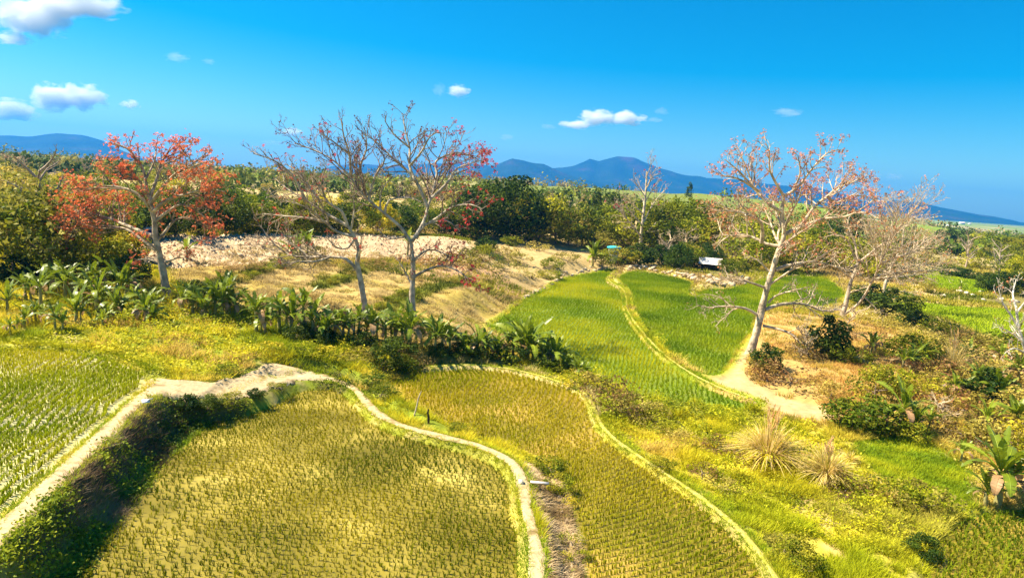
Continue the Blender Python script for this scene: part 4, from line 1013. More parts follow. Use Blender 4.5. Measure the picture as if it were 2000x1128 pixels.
# shrubs of the foreground
F_ = 'on the right scrub mound'
for a_ in [('bush_dark',1612,695,72,1.0),('bush_dark',1492,722,50,1.1),('bush_rust',1545,748,42,1.4),('bush_rust',1500,745,36,1.3),('bush_dark',1740,615,46,1.6),('bush_dark',1700,600,40,1.5),('bush_green',1785,712,52,1.2),('bush_green',1710,775,55,1.1),('bush_green',1690,840,62,1.5),('bush_green',1660,835,50,1.4),('bush_olive',1620,780,32,1.3),('bush_dark',1925,790,60,1.3),('bush_olive',1850,760,40,1.4),('bush_rust',1900,730,40,1.4),('bush_olive',1830,700,36,1.4),('bush_green',1640,705,34,1.2),('bush_green',1675,710,30,1.2),('bush_olive',1760,680,34,1.4),('bush_lime',1800,780,40,1.4),('bush_olive',1870,810,44,1.5),('bush_olive',1950,740,42,1.4),('bush_green',1980,700,42,1.4),('bush_olive',1940,700,36,1.4),('bush_rust',1870,680,32,1.4),('bush_green',1830,655,30,1.4),('bush_dark',1785,640,30,1.5),('bush_olive',1985,820,46,1.3),('bush_lime',1750,760,36,1.3),('bush_olive',1720,640,32,1.4),('bush_rust',1580,700,34,1.4),('bush_rust',1670,660,30,1.4),('bush_rust',1820,740,36,1.4),('bush_rust',1880,860,44,1.3),('bare_bush',1560,700,60,1.2),('bare_bush',1660,650,50,1.2),('bare_bush',1840,830,50,1.2),('bush_olive',1925,880,48,1.3),('bush_green',1780,860,36,1.4),('bush_rust',1840,800,40,1.3),('bush_olive',1790,820,36,1.3),('bush_lime',1975,880,50,1.2),('bush_olive',1960,850,46,1.2),('bush_olive',1905,690,34,1.4),('bush_olive',1970,770,46,1.3)]:
    put(a_[0], a_[1], a_[2], a_[3], F_, a_[4])
G_ = 'on the grass left of the plume grass'
for a_ in [('bush_rust',1180,790,55,1.1),('bush_rust',1205,815,60,1.0),('bush_olive',1240,825,50,1.0),('bush_olive',1150,765,36,1.4),('bush_lime',1120,752,30,1.4),('bush_olive',1275,820,34,1.4),('bush_rust',1400,885,30,1.4),('bush_olive',1330,870,28,1.5),('bush_lime',1290,845,30,1.5),('bush_rust',1450,900,30,1.4),('bush_rust',1650,970,36,1.4),('bush_olive',1790,1000,54,1.2),('bush_lime',1740,985,40,1.3),('bush_olive',1690,965,36,1.3),('bush_dark',1800,1085,36,1.2),('bush_green',1560,1115,60,1.0),('bush_olive',1530,1085,36,1.3),('bush_olive',1420,960,26,1.5),('bush_rust',1370,930,26,1.5),('bush_green',1290,915,24,1.6)]:
    put(a_[0], a_[1], a_[2], a_[3], G_, a_[4])
H_2 = 'beside the dyke path'
for a_ in [('bush_dark',405,797,24,1.6),('bush_green',450,788,20,1.8),('bush_dark',500,774,16,2.0),('bush_green',540,760,13,2.0),('bush_dark',365,800,28,1.5),('bush_dark',748,722,56,1.0),('bush_green',728,755,30,1.6),('bush_green',780,722,32,1.4),('bush_rust',805,712,24,1.4),('bush_green',745,775,26,1.6),('bush_olive',700,705,28,1.5),('bush_lime',600,690,24,1.8),('bush_lime',520,690,22,1.8),('bush_lime',650,700,24,1.8),('bush_green',440,735,24,1.6),('bush_green',1075,925,38,1.1),('bush_green',1090,960,40,1.1),('bush_lime',1050,915,26,1.3),('bush_lime',1112,990,22,1.2),('bush_lime',1098,1060,22,1.0),('bush_lime',1100,1096,22,1.0),('bush_lime',1130,1062,22,1.0),('bush_lime',1135,1096,24,1.0),('bush_lime',915,850,20,1.6),('bush_green',890,842,18,1.6),('bush_dark',860,698,28,1.6),('bush_dark',905,699,30,1.6),('bush_dark',950,700,30,1.6),('bush_dark',1000,707,30,1.4),('bush_dark',1060,720,30,1.4),('bush_green',1090,728,26,1.4),('bush_dark',640,672,30,1.6),('bush_dark',580,662,30,1.6),('bush_dark',700,676,32,1.6),('bush_dark',780,690,32,1.6)]:
    put(a_[0], a_[1], a_[2], a_[3], H_2, a_[4])
I_ = 'on the old tan terraces'
for a_ in [('bush_green',415,570,13,1.8),('bush_green',440,560,13,1.8),('bush_olive',468,548,12,1.8),('bush_green',492,540,12,1.8),('bush_green',520,531,12,1.8),('bush_olive',548,522,11,1.8),('bush_green',650,553,10,1.8),('bush_green',668,546,10,1.8),('bush_olive',690,538,10,1.8),('bush_green',745,603,14,1.8),('bush_green',768,590,14,1.8),('bush_green',790,578,14,1.8),('bush_olive',880,552,12,1.8),('bush_green',910,549,12,1.8),('bush_olive',945,548,12,1.8),('bush_olive',560,520,20,2.0),('bush_rust',640,520,18,2.2),('bush_rust',720,520,18,2.2),('bush_olive',690,530,16,2.0),('bush_rust',830,520,22,2.2),('bush_olive',880,520,26,2.0),('bush_rust',920,515,30,1.8),('bush_green',940,510,30,1.6),('bush_dark',950,490,28,1.6),('bush_olive',985,530,22,2.0),('bush_olive',1040,545,22,1.8),('bush_green',1080,525,22,1.6),('bush_olive',1010,515,22,1.8),('bush_rust',480,525,16,2.4),('bush_rust',430,530,16,2.4),('bush_olive',610,505,24,1.6),('bush_green',1075,545,20,1.6),('bush_olive',990,500,20,1.6),('bush_olive',1110,512,20,1.8),('bush_green',1000,480,20,1.6),('bush_olive',1050,490,18,1.8),('bush_dark',385,575,26,1.6),('bush_dark',420,572,22,1.8),('bush_green',800,580,18,2.0)]:
    put(a_[0], a_[1], a_[2], a_[3], I_, a_[4])
# woodland behind, spread over the ground at real spacing, thinner in the clearings
wr = np.random.RandomState(95); pts = []
for _ in range(2600):
    y = 64+150*wr.uniform()**1.25; x = wr.uniform(-0.80, 0.80)*y
    if x > 0.18*y and y < 92: continue
    if -0.26*y < x < 0.2*y and y < 100: continue
    if x > 0.42*y and y < 150 and wr.uniform() < 0.75: continue
    if any((x-a)**2+(y-b)**2 < (2.3+0.012*y)**2 for a, b in pts): continue
    q = np.array([[x, y]])
    if any(sdf(FPOLY[k], q, 3.0)[0] < 2.0 for k in 'DEGJ') or sdf(COVER['tan'], q, 3)[0] < 1.5 or sdf(COVER['stony'], q, 3)[0] < 1.0: continue
    if fbm(q, 24, 41)[0] > 0.58 and y > 95: continue
    pts.append((x, y))
    if len(pts) >= 270: break
for x, y in pts:
    f = fbm(np.array([[x, y]]), 22, 123)[0]+wr.normal()*0.09; c = wr.uniform()
    kind = 'dark' if f < 0.36 else 'mid' if f < 0.46 else 'lime' if f < 0.55 else 'olive'
    if c < 0.16+0.16*(y > 100): kind = 'bare'
    elif c < 0.20+0.2*(y > 100): kind = 'pink'
    az = x/y
    zone = 'in the left wood' if az < -0.18 else 'in the wood behind the centre trees' if az < 0.02 else 'in the wood beyond the bright paddy' if az < 0.33 else 'on the right hillside'
    h = wr.uniform(2.4, 4.9)*(0.6 if az > 0.3 else 1.0)
    QUEUE.append((kind, np.array([x, y, gz(x, y)[0]]), h, wr.uniform(0.95, 1.25), zone))
def screen_x(b):
    d = np.array([b[0], b[1], b[2]-CAM_Z]); return (d@RIGHT)/(d@fwd)
groups = {}
for it in QUEUE: groups.setdefault((it[0], it[4]), []).append(it)
for (kind, zone), its in groups.items():
    its.sort(key=lambda i: screen_x(i[1]))
    bush = 'bush' in kind
    for i, (kd, b, h, wd, z) in enumerate(its):
        lab = ('%s %s' % (KDESC[kd], zone)) if len(its) == 1 else ('%s %s, %s from left' % (KDESC[kd], zone, ordinal(i)))
        plant(kd, b, h, 'shrub' if bush else 'bare_tree' if kd in ('bare', 'pink') else 'tree', lab, 'shrub' if bush else 'tree', ('shrubs ' if bush else 'trees ')+zone, wd)

# far woodland on the ridge: one mass
fr = np.random.RandomState(97); a = Acc(); n = 7600
y = 190+1100*fr.uniform(size=n)**2.0; x = fr.uniform(-0.85, 0.85, n)*y
Q = np.column_stack([x, y]); f = fbm(Q, 60, 131); keep = (f > np.where(x < 50, 0.33, 0.45)) & ~((x > 60) & (fbm(Q, 90, 47) > 0.46) & (fr.uniform(size=n) < 0.55))
Q = Q[keep]; zz = gz(Q[:, 0], Q[:, 1]); m = 30
rad = np.clip(np.exp(fr.normal(size=len(Q))*0.5+0.35), 0.6, 4.2)*np.clip(Q[:, 1]/300, 1, 1.8); cen = np.column_stack([Q, zz+rad*0.7])
d = unit(fr.normal(size=(len(Q)*m, 3))); p = np.repeat(cen, m, 0)+d*np.repeat(rad, m)[:, None]*fr.uniform(0.6, 1, len(Q)*m)[:, None]*np.array([1, 1, 0.8])
cc = vary_col(Q, [(0.06,0.10,0.010),(0.15,0.19,0.014),(0.25,0.24,0.03),(0.36,0.24,0.12),(0.17,0.21,0.016),(0.10,0.14,0.012)], 60, 137)*fr.uniform(0.7, 1.3, len(Q))[:, None]
leaves(a, p, np.repeat(np.clip(rad, 0.9, 3)*0.42, m), np.repeat(cc, m, 0), fr, nrm=unit(d+np.array([0, 0, 0.5])), bias=0.5, aspect=0.9)
tag(obj('far_woodland', a, vcol_mat('far_foliage', 0.7, transl=0.2, spec=0.1)), 'distant scrub woodland spread along the low ridge', 'woodland', kind='stuff')

# ------------------------------------------------------------------ plume grass
plume_m = vcol_mat('plume_grass', 0.6, transl=0.4, spec=0.1, tint=(1.25, 1.15, 0.85))
def long_blades(acc, n, L, spread, w, cols, rs, r0=0.25):
    k = 6; yaw = rs.uniform(0, 2*np.pi, n); sp = rs.uniform(0.05, 1, n)**0.8*spread; Ls = L*rs.uniform(0.6, 1.1, n)
    d = np.column_stack([np.cos(yaw), np.sin(yaw)]); c0 = np.array(cols)[rs.randint(len(cols), size=n)]*rs.uniform(0.75, 1.2, n)[:, None]
    t = np.linspace(0, 1, k)
    out = (sp[:, None]*(0.25*t[None]+0.75*t[None]**2.0))*Ls[:, None]; zz = Ls[:, None]*(t[None]*(1-0.25*sp[:, None])-0.55*sp[:, None]*t[None]**2.6)
    b = rs.uniform(0, r0, n)
    C = np.stack([d[:, 0, None]*(b[:, None]+out), d[:, 1, None]*(b[:, None]+out), zz], 2)
    ya = yaw+np.pi/2+rs.normal(size=n)*0.3; sd = np.column_stack([np.cos(ya), np.sin(ya), np.zeros(n)])
    ww = w*np.array([0.8, 1, 1, 0.85, 0.6, 0.12])
    V = np.stack([C-sd[:, None]*ww[None, :, None]/2, C+sd[:, None]*ww[None, :, None]/2], 2)
    idx = np.arange(n*k*2).reshape(n, k, 2)
    F = np.stack([idx[:, :-1, 0], idx[:, :-1, 1], idx[:, 1:, 1], idx[:, 1:, 0]], -1).reshape(-1, 4)
    col = c0[:, None, None]*np.linspace(0.75, 1.2, k)[None, :, None, None]
    acc.add(V.reshape(-1, 3), F, np.broadcast_to(col, (n, k, 2, 3)).reshape(-1, 3))
def plume_mesh(seed, L=0.75):
    rs = np.random.RandomState(seed); a = Acc()
    tube(a, np.array([[0, 0, -1.2], [0.02, 0, -0.4], [0.05, 0.02, L*0.9]]), [0.012, 0.010, 0.006], 4, (0.45, 0.36, 0.18))
    n = 110; t = rs.uniform(0, 1, n); yaw = rs.uniform(0, 6.28, n); r = 0.075*np.sin(np.pi*np.clip(t*0.9+0.08, 0, 1))
    b = np.column_stack([0.04*t, 0.02*t, t*L]); e = b+np.column_stack([np.cos(yaw)*r, np.sin(yaw)*r, np.full(n, 0.10)])
    sd = np.column_stack([-np.sin(yaw), np.cos(yaw), np.zeros(n)])*0.014
    V = np.stack([b, (b+e)/2+sd, e, (b+e)/2-sd], 1); a.add(V.reshape(-1, 3), np.arange(4*n).reshape(n, 4), (0.72, 0.58, 0.40))
    me = a.mesh('plume'); me.materials.append(plume_m); return me
PLUMES = [plume_mesh(400+i, 0.6+0.1*i) for i in range(3)]
def plume_clump(px, py, hpx, wide, label, nblade, nplume, seed, cols):
    rs = np.random.RandomState(seed); b = hit(px, py); h = hpx/FPX*math.hypot(b[0], b[1])
    t = thing('plume_grass', b, label, 'grass clump', 'plume grass clumps')
    a = Acc(); long_blades(a, nblade, h*0.95, wide, 0.03, cols, rs, 0.14*h); tag(obj('blades', a, plume_m, t), kind='stuff')
    for i in range(nplume):
        o = obj('plume', PLUMES[i % 3], None, t); ang = rs.uniform(0, 6.28); r = rs.uniform(0, 0.22)*h
        o.location = (math.cos(ang)*r, math.sin(ang)*r, h*rs.uniform(0.55, 0.85)); o.rotation_euler = (rs.normal()*0.22, rs.normal()*0.22+0.1, rs.uniform(0, 6.28))
STRAW = [(0.60,0.48,0.18), (0.70,0.58,0.28), (0.46,0.42,0.06), (0.36,0.36,0.03), (0.74,0.62,0.40)]
plume_clump(1498, 908, 108, 1.0, 'largest straw and green plume grass clump with upright feathery plumes', 900, 12, 51, STRAW)
plume_clump(1612, 940, 82, 1.0, 'second pale straw plume grass clump just right of the largest one', 700, 5, 52, [(0.62,0.52,0.26), (0.68,0.57,0.34), (0.46,0.40,0.12), (0.32,0.30,0.05)])
plume_clump(1858, 728, 72, 1.1, 'straw plume grass clump on the right scrub mound near the valley paddy', 320, 8, 53, [(0.64,0.54,0.26), (0.70,0.60,0.38), (0.48,0.40,0.14)])
plume_clump(1735, 985, 40, 0.9, 'low straw tussock below the second plume grass clump', 160, 0, 54, [(0.6,0.48,0.22), (0.4,0.34,0.1)])
plume_clump(1660, 905, 30, 1.0, 'short straw tussock beside the emerald grass patch', 140, 0, 55, STRAW)

# ------------------------------------------------------------------ stones
stone_m = vcol_mat('stone', 0.9, nscale=5, namp=0.25, rand=0.22, spec=0.1, bump=0.6, bscale=9)
def stone_mesh(seed, col):
    import bmesh
    rs = np.random.RandomState(seed); bm = bmesh.new(); bmesh.ops.create_icosphere(bm, subdivisions=1, radius=1.0)
    V = np.array([v.co[:] for v in bm.verts]); F = np.array([[v.index for v in f.verts] for f in bm.faces]); bm.free()
    V = V*(1+rs.uniform(-0.28, 0.28, len(V)))[:, None]*np.array([1, rs.uniform(0.6, 0.95), rs.uniform(0.45, 0.75)])
    a = Acc(); a.add(V, F, col); me = a.mesh('stone'); me.materials.append(stone_m); return me
STONES = [stone_mesh(500+i, (0.50, 0.38, 0.25)) for i in range(5)]
PALE = [stone_mesh(510+i, (0.58, 0.49, 0.37)) for i in range(3)]
GREY = [stone_mesh(520+i, (0.20, 0.16, 0.13)) for i in range(3)]
srs = np.random.RandomState(55)
def stone_at(px, py, wpx, meshes, parent=None, root=None, name='stone', sink=0.25):
    b = hit(px, py); r = wpx/FPX*math.hypot(b[0], b[1])/2
    o = obj(name, meshes[srs.randint(len(meshes))], None, parent)
    p = b-(root if root is not None else 0)
    o.location = (p[0], p[1], p[2]+r*(0.5-sink)); o.rotation_euler = (srs.normal()*0.2, srs.normal()*0.2, srs.uniform(0, 6.28)); o.scale = (r, r, r)
    return o
def rubble_wall(line, n, label, w=(6, 16), rowspread=7):
    L = np.array(line, float); root = hit(*L[len(L)//2]); t = thing('rubble_wall', root, label, 'stone wall')
    for i in range(n):
        f = (i+srs.uniform(0, 1))/n*(len(L)-1.001); k = int(f); p = L[k]*(1-(f-k))+L[k+1]*(f-k)
        stone_at(p[0], p[1]-abs(srs.normal())*rowspread, srs.uniform(*w), STONES+PALE[:1], t, root)
rubble_wall([(1228,528),(1265,526),(1300,536),(1345,546),(1390,556),(1430,560),(1460,556)], 70, 'pale rubble stone wall along the top edge of the dark green paddy', rowspread=7)
rubble_wall([(1020,585),(1050,572),(1080,560),(1100,545),(1140,535),(1185,525)], 42, 'brownish rubble stone wall along the top left edge of the bright paddy', (5, 11), 5)
for i, (x, y, w) in enumerate(sorted([(1268,512,14),(1250,526,10),(1295,514,10),(1325,527,10),(1400,548,15),(1380,546,10)])):
    tag(stone_at(x, y, w, PALE, name='boulder'), '%s large whitish boulder from left along the paddy top wall' % ordinal(i), 'boulder', 'boulders at the paddy wall')
for i, (x, y, w) in enumerate(sorted([(1875,570,11),(1888,574,12),(1900,578,11),(1918,572,12),(1928,578,9),(1921,588,12),(1843,578,10),(1956,585,11),(1983,590,12),(1790,572,9)])):
    tag(stone_at(x, y, w, PALE, name='boulder'), '%s white boulder from the left between the two valley paddies' % ordinal(i), 'boulder', 'boulders in the valley')
big = [(515,484,13),(416,492,12),(430,487,9),(470,500,11),(372,508,10),(140,495,12),(500,500,9),(300,500,9),(560,490,9),(650,480,8),(700,492,9),(745,478,8),(640,500,8),(850,480,8),(880,492,9),(455,470,7),(340,480,8),(600,470,8),(810,474,7),(260,492,9)]
for i, (x, y, w) in enumerate(sorted(big)):
    tag(stone_at(x, y, w, GREY if i % 3 == 1 else STONES, name='stone'), '%s larger stone from the left on the pale stony bank' % ordinal(i), 'stone', 'stones on the stony bank')
# small rubble on the bank
rb = near_pts(110000, 115, 45, 110); rb = rb[sdf(COVER['stony'], rb[:, :2]) < 0.2]; a = Acc()
V0 = np.array([[1,0,-.3],[-.5,.87,-.3],[-.5,-.87,-.3],[0.1,0.1,.75]]); F0 = np.array([[0,1,3],[1,2,3],[2,0,3]])
rr = srs.uniform(0.05, 0.24, len(rb))*srs.uniform(0.4, 1.4, len(rb)); ya = srs.uniform(0, 6.28, len(rb)); ca, sa = np.cos(ya), np.sin(ya)
Vx = V0[None]*rr[:, None, None]*(1+srs.uniform(-0.35, 0.35, (len(rb), 4, 3))); Vr = np.stack([Vx[..., 0]*ca[:, None]-Vx[..., 1]*sa[:, None], Vx[..., 0]*sa[:, None]+Vx[..., 1]*ca[:, None], Vx[..., 2]], -1)+rb[:, None]
cc = np.array([(0.46,0.33,0.20), (0.34,0.24,0.14), (0.56,0.43,0.28), (0.16,0.11,0.06)])[srs.randint(4, size=len(rb))]
a.add(Vr.reshape(-1, 3), (np.arange(len(rb))[:, None, None]*4+F0[None]).reshape(-1, 3), np.repeat(cc, 4, 0))
tag(obj('rubble', a, vcol_mat('rubble_stone', 0.9, spec=0.1)), 'small pale rubble strewn over the long stony bank', 'rubble', kind='stuff')

# ------------------------------------------------------------------ small built things
def box(a, c, s, col=(1, 1, 1), rz=0.0, tilt=0.0):
    V = np.array([[x, y, z] for z in (-.5, .5) for y in (-.5, .5) for x in (-.5, .5)])*np.array(s)
    if tilt: V = V@np.array(Matrix.Rotation(tilt, 3, 'X')).T
    if rz: V = V@np.array(Matrix.Rotation(rz, 3, 'Z')).T
    a.add(V+np.array(c), np.array([[0,2,3,1],[4,5,7,6],[0,1,5,4],[2,6,7,3],[0,4,6,2],[1,3,7,5]]), col)
paint_m = vcol_mat('weathered_paint', 0.7, nscale=3, namp=0.2, spec=0.2)
drywood_m = vcol_mat('dry_wood', 0.85, nscale=9, namp=0.35, spec=0.1)
def stick(px0, py0, px1, py1, r, col, label, name):
    b = hit(px0, py0); e = at_y([px1], [py1], [b[1]])[0]-b; a = Acc()
    p = spline([np.array([0, 0, -0.15])-e*0.02, e*0.35+np.array([0.02, 0.02, 0]), e*0.7+np.array([-0.02, 0, 0]), e], 0.12)
    n = len(p); rad = np.linspace(r, r*0.7, n)*(1+0.12*srs.normal(size=n)); rad[-1] *= 0.25
    tube(a, p, rad, 7, col); o = obj(name, a.mesh(name, True), drywood_m); o.location = b
    return tag(o, label, 'stake')
stick(807, 812, 823, 763, 0.035, (0.50, 0.40, 0.28), 'pale crooked stick leaning right beside the dyke path', 'wooden_stick')
stick(836, 827, 837, 797, 0.05, (0.03, 0.025, 0.02), 'short black upright post beside the dyke path', 'wooden_post')
b = hit(1036, 946); a = Acc(); box(a, (0.30, 0, 0.10), (0.62, 0.13, 0.035), (0.62, 0.56, 0.50), -0.06); o = obj('plank', a, drywood_m); o.location = b
tag(o, 'short whitish plank laid across the ditch beside the dyke path', 'plank')
b = hit(1017, 945); a = Acc(); box(a, (0, 0, 0.06), (0.15, 0.2, 0.16), (0.66, 0.58, 0.42), 0.1); o = obj('concrete_block', a, paint_m); o.location = b
tag(o, 'small pale concrete block on the dyke path beside the plank', 'block')
a = Acc(); box(a, (0, 0, 0.08), (0.26, 0.18, 0.03), (0.75, 0.73, 0.72), 0.5, 0.4); box(a, (0.12, 0.06, 0.13), (0.16, 0.14, 0.02), (0.75, 0.73, 0.72), 1.1, -0.6); o = obj('plastic_scrap', a, paint_m); o.location = hit(285, 800)+np.array([0, 0, 0.25])
tag(o, 'scrap of white plastic lying on the shaded bank', 'litter')
# open shed with a white roof of sheets
b = hit(1386, 527); t = thing('field_shed', b, 'small open shed with whitish sheet roof above the paddy stone wall', 'shed', rz=-0.25, s=1.2)
for sx in (-1, 1):
    for sy in (-1, 1):
        a = Acc(); tube(a, np.array([[sx*1.15, sy*0.8, -0.2], [sx*1.15, sy*0.8, 1.25 if sy > 0 else 0.8]]), [0.05, 0.045], 6, (0.24, 0.18, 0.13)); obj('post', a, drywood_m, t)
for i in range(4):
    a = Acc(); n = 9; xs = np.linspace(-0.36, 0.36, n); zz_ = 0.025*np.cos(np.arange(n)*np.pi)
    V = np.array([(x+(-1.05+0.7*i), y, 1.12+0.28*y+z_+0.012*(i % 2)) for y in (-1.15, 1.1) for x, z_ in zip(xs, zz_)])
    ids = np.arange(2*n).reshape(2, n); a.add(V, np.column_stack([ids[0, :-1], ids[0, 1:], ids[1, 1:], ids[1, :-1]]), [(0.66,0.64,0.64), (0.60,0.58,0.58), (0.68,0.66,0.66), (0.58,0.50,0.48)][i]); obj('roof_sheet', a, paint_m, t)
a = Acc(); box(a, (0, 0.8, 0.5), (2.3, 0.05, 1.1), (0.12, 0.09, 0.07)); obj('back_wall', a, drywood_m, t)
a = Acc(); box(a, (-1.15, 0, 0.45), (0.05, 1.6, 0.95), (0.28, 0.12, 0.10)); obj('side_wall', a, drywood_m, t)
# turquoise topped tank
b = hit(1197, 512); hh = 32/FPX*math.hypot(b[0], b[1]); t = thing('water_tank', b, 'white tapered water tank with a wide turquoise lid among green bushes', 'tank', s=hh/2.0)
a = Acc(); tube(a, np.array([[0, 0, -0.2], [0, 0, 0.1], [0, 0, 1.2], [0, 0, 1.72]]), [0.42, 0.45, 0.62, 0.72], 20, (0.72, 0.76, 0.78)); obj('drum', a.mesh('drum', True), paint_m, t)
a = Acc(); tube(a, np.array([[0, 0, 1.66], [0, 0, 1.72], [0, 0, 1.86], [0, 0, 1.96], [0, 0, 2.0]]), [0.78, 0.86, 0.86, 0.5, 0.02], 20, (0.04, 0.42, 0.50)); obj('lid', a.mesh('lid', True), paint_m, t)
# blue tarpaulin hut
b = hit(286, 468); t = thing('tarpaulin_hut', b, 'small hut with deep blue tarpaulin walls and grey roof behind the red tree', 'hut', rz=0.15)
a = Acc(); box(a, (0, 0, 0.45), (1.25, 1.0, 1.1), (0.015, 0.025, 0.16)); obj('tarpaulin_wall', a, paint_m, t)
a = Acc(); box(a, (0, 0, 1.07), (1.5, 1.3, 0.06), (0.42, 0.43, 0.46), 0, 0.12); obj('roof', a, paint_m, t)
# far farm houses on the right, under the hills
for i, (x, y, w) in enumerate([(1853,430,7),(1878,434,9),(1893,437,6)]):
    b = hit(x, y+6); dd = math.hypot(b[0], b[1]); W_ = w/FPX*dd
    t = thing('farm_house', b, '%s tiny white farm house from the left below the far right hills' % ordinal(i), 'house', 'far farm houses', 0.3*i)
    a = Acc(); box(a, (0, 0, W_*0.15), (W_, W_*0.5, W_*0.34), (0.75, 0.72, 0.70)); obj('wall', a, paint_m, t)
    a = Acc(); V = np.array([[-.55,-.3,.3],[.55,-.3,.3],[.55,.3,.3],[-.55,.3,.3],[-.5,0,.45],[.5,0,.45]])*W_
    a.add(V, [[0,1,5,4],[2,3,4,5]], (0.62, 0.52, 0.50)); a.add(V[[0,3,4]], [[0,1,2]], (0.7, 0.66, 0.64)); a.add(V[[1,2,5]], [[0,1,2]], (0.7, 0.66, 0.64)); obj('roof', a, paint_m, t)

# ------------------------------------------------------------------ hills, haze and clouds
hill_m = ramp_mat('forest_hill', [(0.006,0.016,0.010),(0.012,0.026,0.014),(0.020,0.034,0.018),(0.06,0.035,0.04)], 0.004, 0.9, 0.05, 0.6, 0.03, coord='Object', dist=20.0)
def hill_range(profile, D, seed, foot=1100.0):
    pr = np.array(profile, float); rs = np.random.RandomState(seed)
    px = np.arange(pr[0, 0], pr[-1, 0], 6.0); py = np.interp(px, pr[:, 0], pr[:, 1])
    w = at_y(px, py, np.full(len(px), float(D))); n = len(px)
    q = np.column_stack([w[:, 0], np.zeros(n)]); w[:, 2] += (fbm(q, 300, seed, 4)-0.5)*24
    end = np.minimum(np.arange(n), np.arange(n)[::-1])/8.0; zr = np.clip(w[:, 2], 5, None)*np.clip(end, 0, 1)**0.6
    rows = []
    for s_ in np.r_[np.linspace(-1, 0, 22), np.linspace(0.12, 1, 8)]:
        yy = D+s_*foot*(1 if s_ < 0 else 0.8); t_ = 1-abs(s_)
        sp_ = fbm(np.column_stack([w[:, 0], np.full(n, yy*0.35)]), 420, seed+3, 4)
        h = zr*np.clip(t_**(0.85+0.8*(sp_-0.3)), 0, 1)*(1-0.55*(1-t_)*t_*4*np.clip(sp_-0.35, 0, 0.4)*1.6)
        rows.append(np.column_stack([w[:, 0]*yy/D, np.full(n, yy), h-22*(1-t_)]))
    V = np.stack(rows, 0); r = len(rows); ids = np.arange(r*n).reshape(r, n)
    a = Acc(); a.add(V.reshape(-1, 3), np.column_stack([ids[:-1, :-1].ravel(), ids[:-1, 1:].ravel(), ids[1:, 1:].ravel(), ids[1:, :-1].ravel()]))
    tag(obj('hills', a.mesh('hills', True), hill_m), kind='structure')
hill_range([(-400,300),(-200,275),(0,265),(60,268),(110,262),(160,265),(200,274),(228,290),(265,306),(330,325)], 4300, 601, 900)
hill_range([(-300,300),(-100,308),(20,312),(60,314),(90,320),(140,332)], 3000, 602, 500)
hill_range([(600,335),(640,326),(700,318),(760,324),(830,320),(900,318),(980,326),(1050,330),(1095,328),(1120,324),(1138,317),(1152,311),(1170,316),(1185,311),(1205,306),(1222,307),(1240,308),(1262,318),(1280,325),(1330,340),(1365,344),(1380,348),(1450,352),(1520,362),(1600,368),(1650,380),(1700,398),(1760,410)], 5600, 603, 1100)
hill_range([(900,345),(945,330),(975,320),(1000,309),(1020,312),(1040,318),(1062,320),(1085,331),(1120,345),(1170,356),(1230,368)], 4600, 604, 700)
hill_range([(1560,410),(1620,396),(1680,399),(1745,391),(1790,394),(1850,407),(1910,417),(1940,420),(1990,431),(2080,440),(2250,452),(2400,470)], 4900, 605, 900)

hz = Acc(); box(hz, (0, 3330, 138), (13960, 7360, 336)); hzm, nt, out = nodes('air')
pv = nt.nodes.new('ShaderNodeVolumePrincipled'); pv.inputs['Color'].default_value = (0.03, 0.33, 1.0, 1); pv.inputs['Density'].default_value = 0.00015; pv.inputs['Anisotropy'].default_value = 0.25
nt.links.new(pv.outputs[0], out.inputs['Volume'])
tag(obj('haze', hz, hzm), kind='stuff')

def cloud_mat(name, dens_, thr):
    m, nt, out = nodes(name); L = nt.links.new
    tc = nt.nodes.new('ShaderNodeTexCoord'); ln = nt.nodes.new('ShaderNodeVectorMath'); ln.operation = 'LENGTH'
    L(tc.outputs['Object'], ln.inputs[0])
    oi = nt.nodes.new('ShaderNodeObjectInfo'); ad = nt.nodes.new('ShaderNodeVectorMath'); ad.operation = 'ADD'
    sc_ = nt.nodes.new('ShaderNodeVectorMath'); sc_.operation = 'SCALE'; sc_.inputs[0].default_value = (17, 31, 11); L(oi.outputs['Random'], sc_.inputs['Scale'])
    L(tc.outputs['Object'], ad.inputs[0]); L(sc_.outputs[0], ad.inputs[1])
    nz = nt.nodes.new('ShaderNodeTexNoise'); nz.inputs['Scale'].default_value = 2.1; nz.inputs['Detail'].default_value = 5; L(ad.outputs[0], nz.inputs['Vector'])
    m1 = nt.nodes.new('ShaderNodeMath'); m1.operation = 'MULTIPLY_ADD'; m1.inputs[1].default_value = -0.55; L(ln.outputs['Value'], m1.inputs[0]); L(nz.outputs['Fac'], m1.inputs[2])
    mr = nt.nodes.new('ShaderNodeMapRange'); mr.inputs['From Min'].default_value = thr; mr.inputs['From Max'].default_value = thr+0.12; mr.inputs['To Max'].default_value = dens_; L(m1.outputs[0], mr.inputs['Value'])
    v = nt.nodes.new('ShaderNodeVolumePrincipled'); v.inputs['Color'].default_value = (1, 1, 1, 1); v.inputs['Anisotropy'].default_value = 0.0; L(mr.outputs[0], v.inputs['Density']); L(v.outputs[0], out.inputs['Volume'])
    return m
cm_thick = cloud_mat('cloud_thick', 0.016, 0.07); cm_thin = cloud_mat('cloud_thin', 0.0025, 0.09); cm_soft = cloud_mat('cloud_soft', 0.006, 0.07)
import bmesh
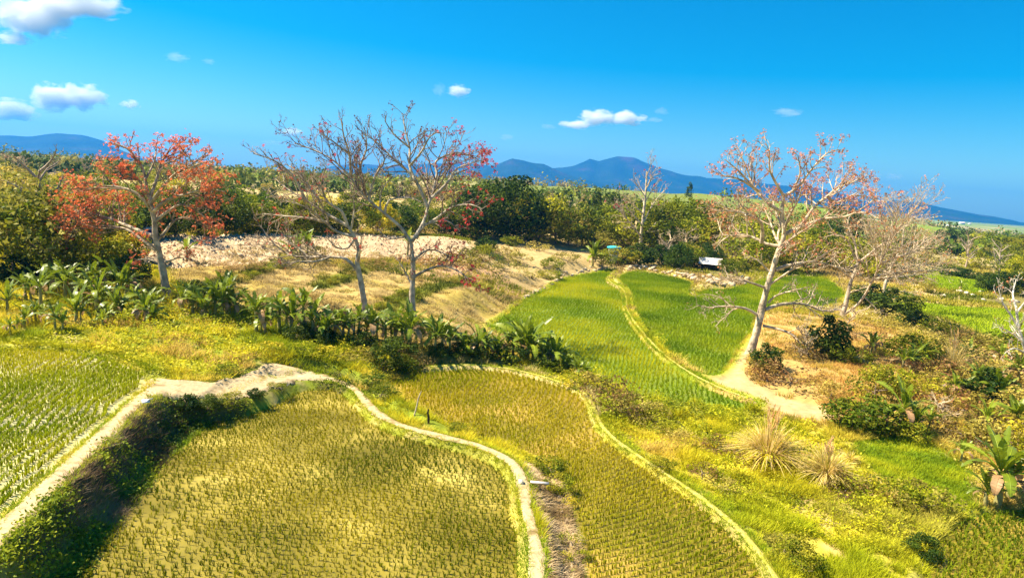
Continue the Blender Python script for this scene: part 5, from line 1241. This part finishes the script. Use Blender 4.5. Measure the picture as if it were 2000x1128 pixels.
bm = bmesh.new(); bmesh.ops.create_icosphere(bm, subdivisions=3, radius=1.0); cme = bpy.data.meshes.new('cloud'); bm.to_mesh(cme); bm.free(); cme.materials.append(cm_thick)
cme2 = cme.copy(); cme2.materials.clear(); cme2.materials.append(cm_thin)
cme3 = cme.copy(); cme3.materials.clear(); cme3.materials.append(cm_soft)
def cloud(px, py, w, h, label, thin=False, D=8600.0):
    if py < 90: D = 12500.0
    if 90 <= py < 130: D = 10500.0
    p = at_y([px], [py], [D])[0]; o = obj('cloud', cme2 if thin else cme3 if py < 90 else cme)
    s_ = D/FPX*1.12; o.location = p; o.scale = (w*s_/2*1.25, w*s_/2*0.5, h*s_/2*1.35)
    tag(o, label, 'cloud', 'clouds')
for c in [(70,32,130,62,'large white cumulus cloud at the upper left'),(150,6,150,50,'cloud cut off by the top edge at the upper left'),(25,76,60,20,'small flat cloud below the large upper left cumulus'),
 (105,190,75,42,'left hump of the white cloud above the left mountain'),(165,190,80,40,'right hump of the white cloud above the left mountain'),(20,216,90,34,'cloud at the left edge above the mountain'),
 (255,204,34,14,'small white cloud right of the two humped cloud'),(570,258,40,13,'small cloud left of the tall centre trees, upper of two'),(895,178,38,19,'small bright cloud high above the sky centre'),
 (1168,230,60,26,'bright left half of the twin cloud above the peak'),(1224,231,64,22,'right half of the twin cloud above the peak'),(1126,244,54,13,'flat cloud just left of the twin cloud')]:
    cloud(*c)
for c in [(857,175,24,22,'faint puff beside the small bright cloud'),(532,278,40,10,'lower flat faint cloud left of the tall centre trees'),(990,268,28,10,'tiny faint cloud left of the main peaks'),(1070,247,28,9,'tiny faint streak left of the twin cloud'),(1278,234,34,8,'faint streak right of the twin cloud'),
 (1292,217,26,12,'tiny faint puff upper right of the twin cloud'),(1540,219,52,14,'faint streak cloud above the largest bare tree'),(1712,341,28,9,'left of two faint puffs right of the largest bare tree'),(1746,345,30,11,'right of two faint puffs right of the largest bare tree'),(345,112,40,16,'faint wisp high on the left'),(408,120,24,9,'tiny wisp high on the left')]:
    cloud(*c, thin=True)
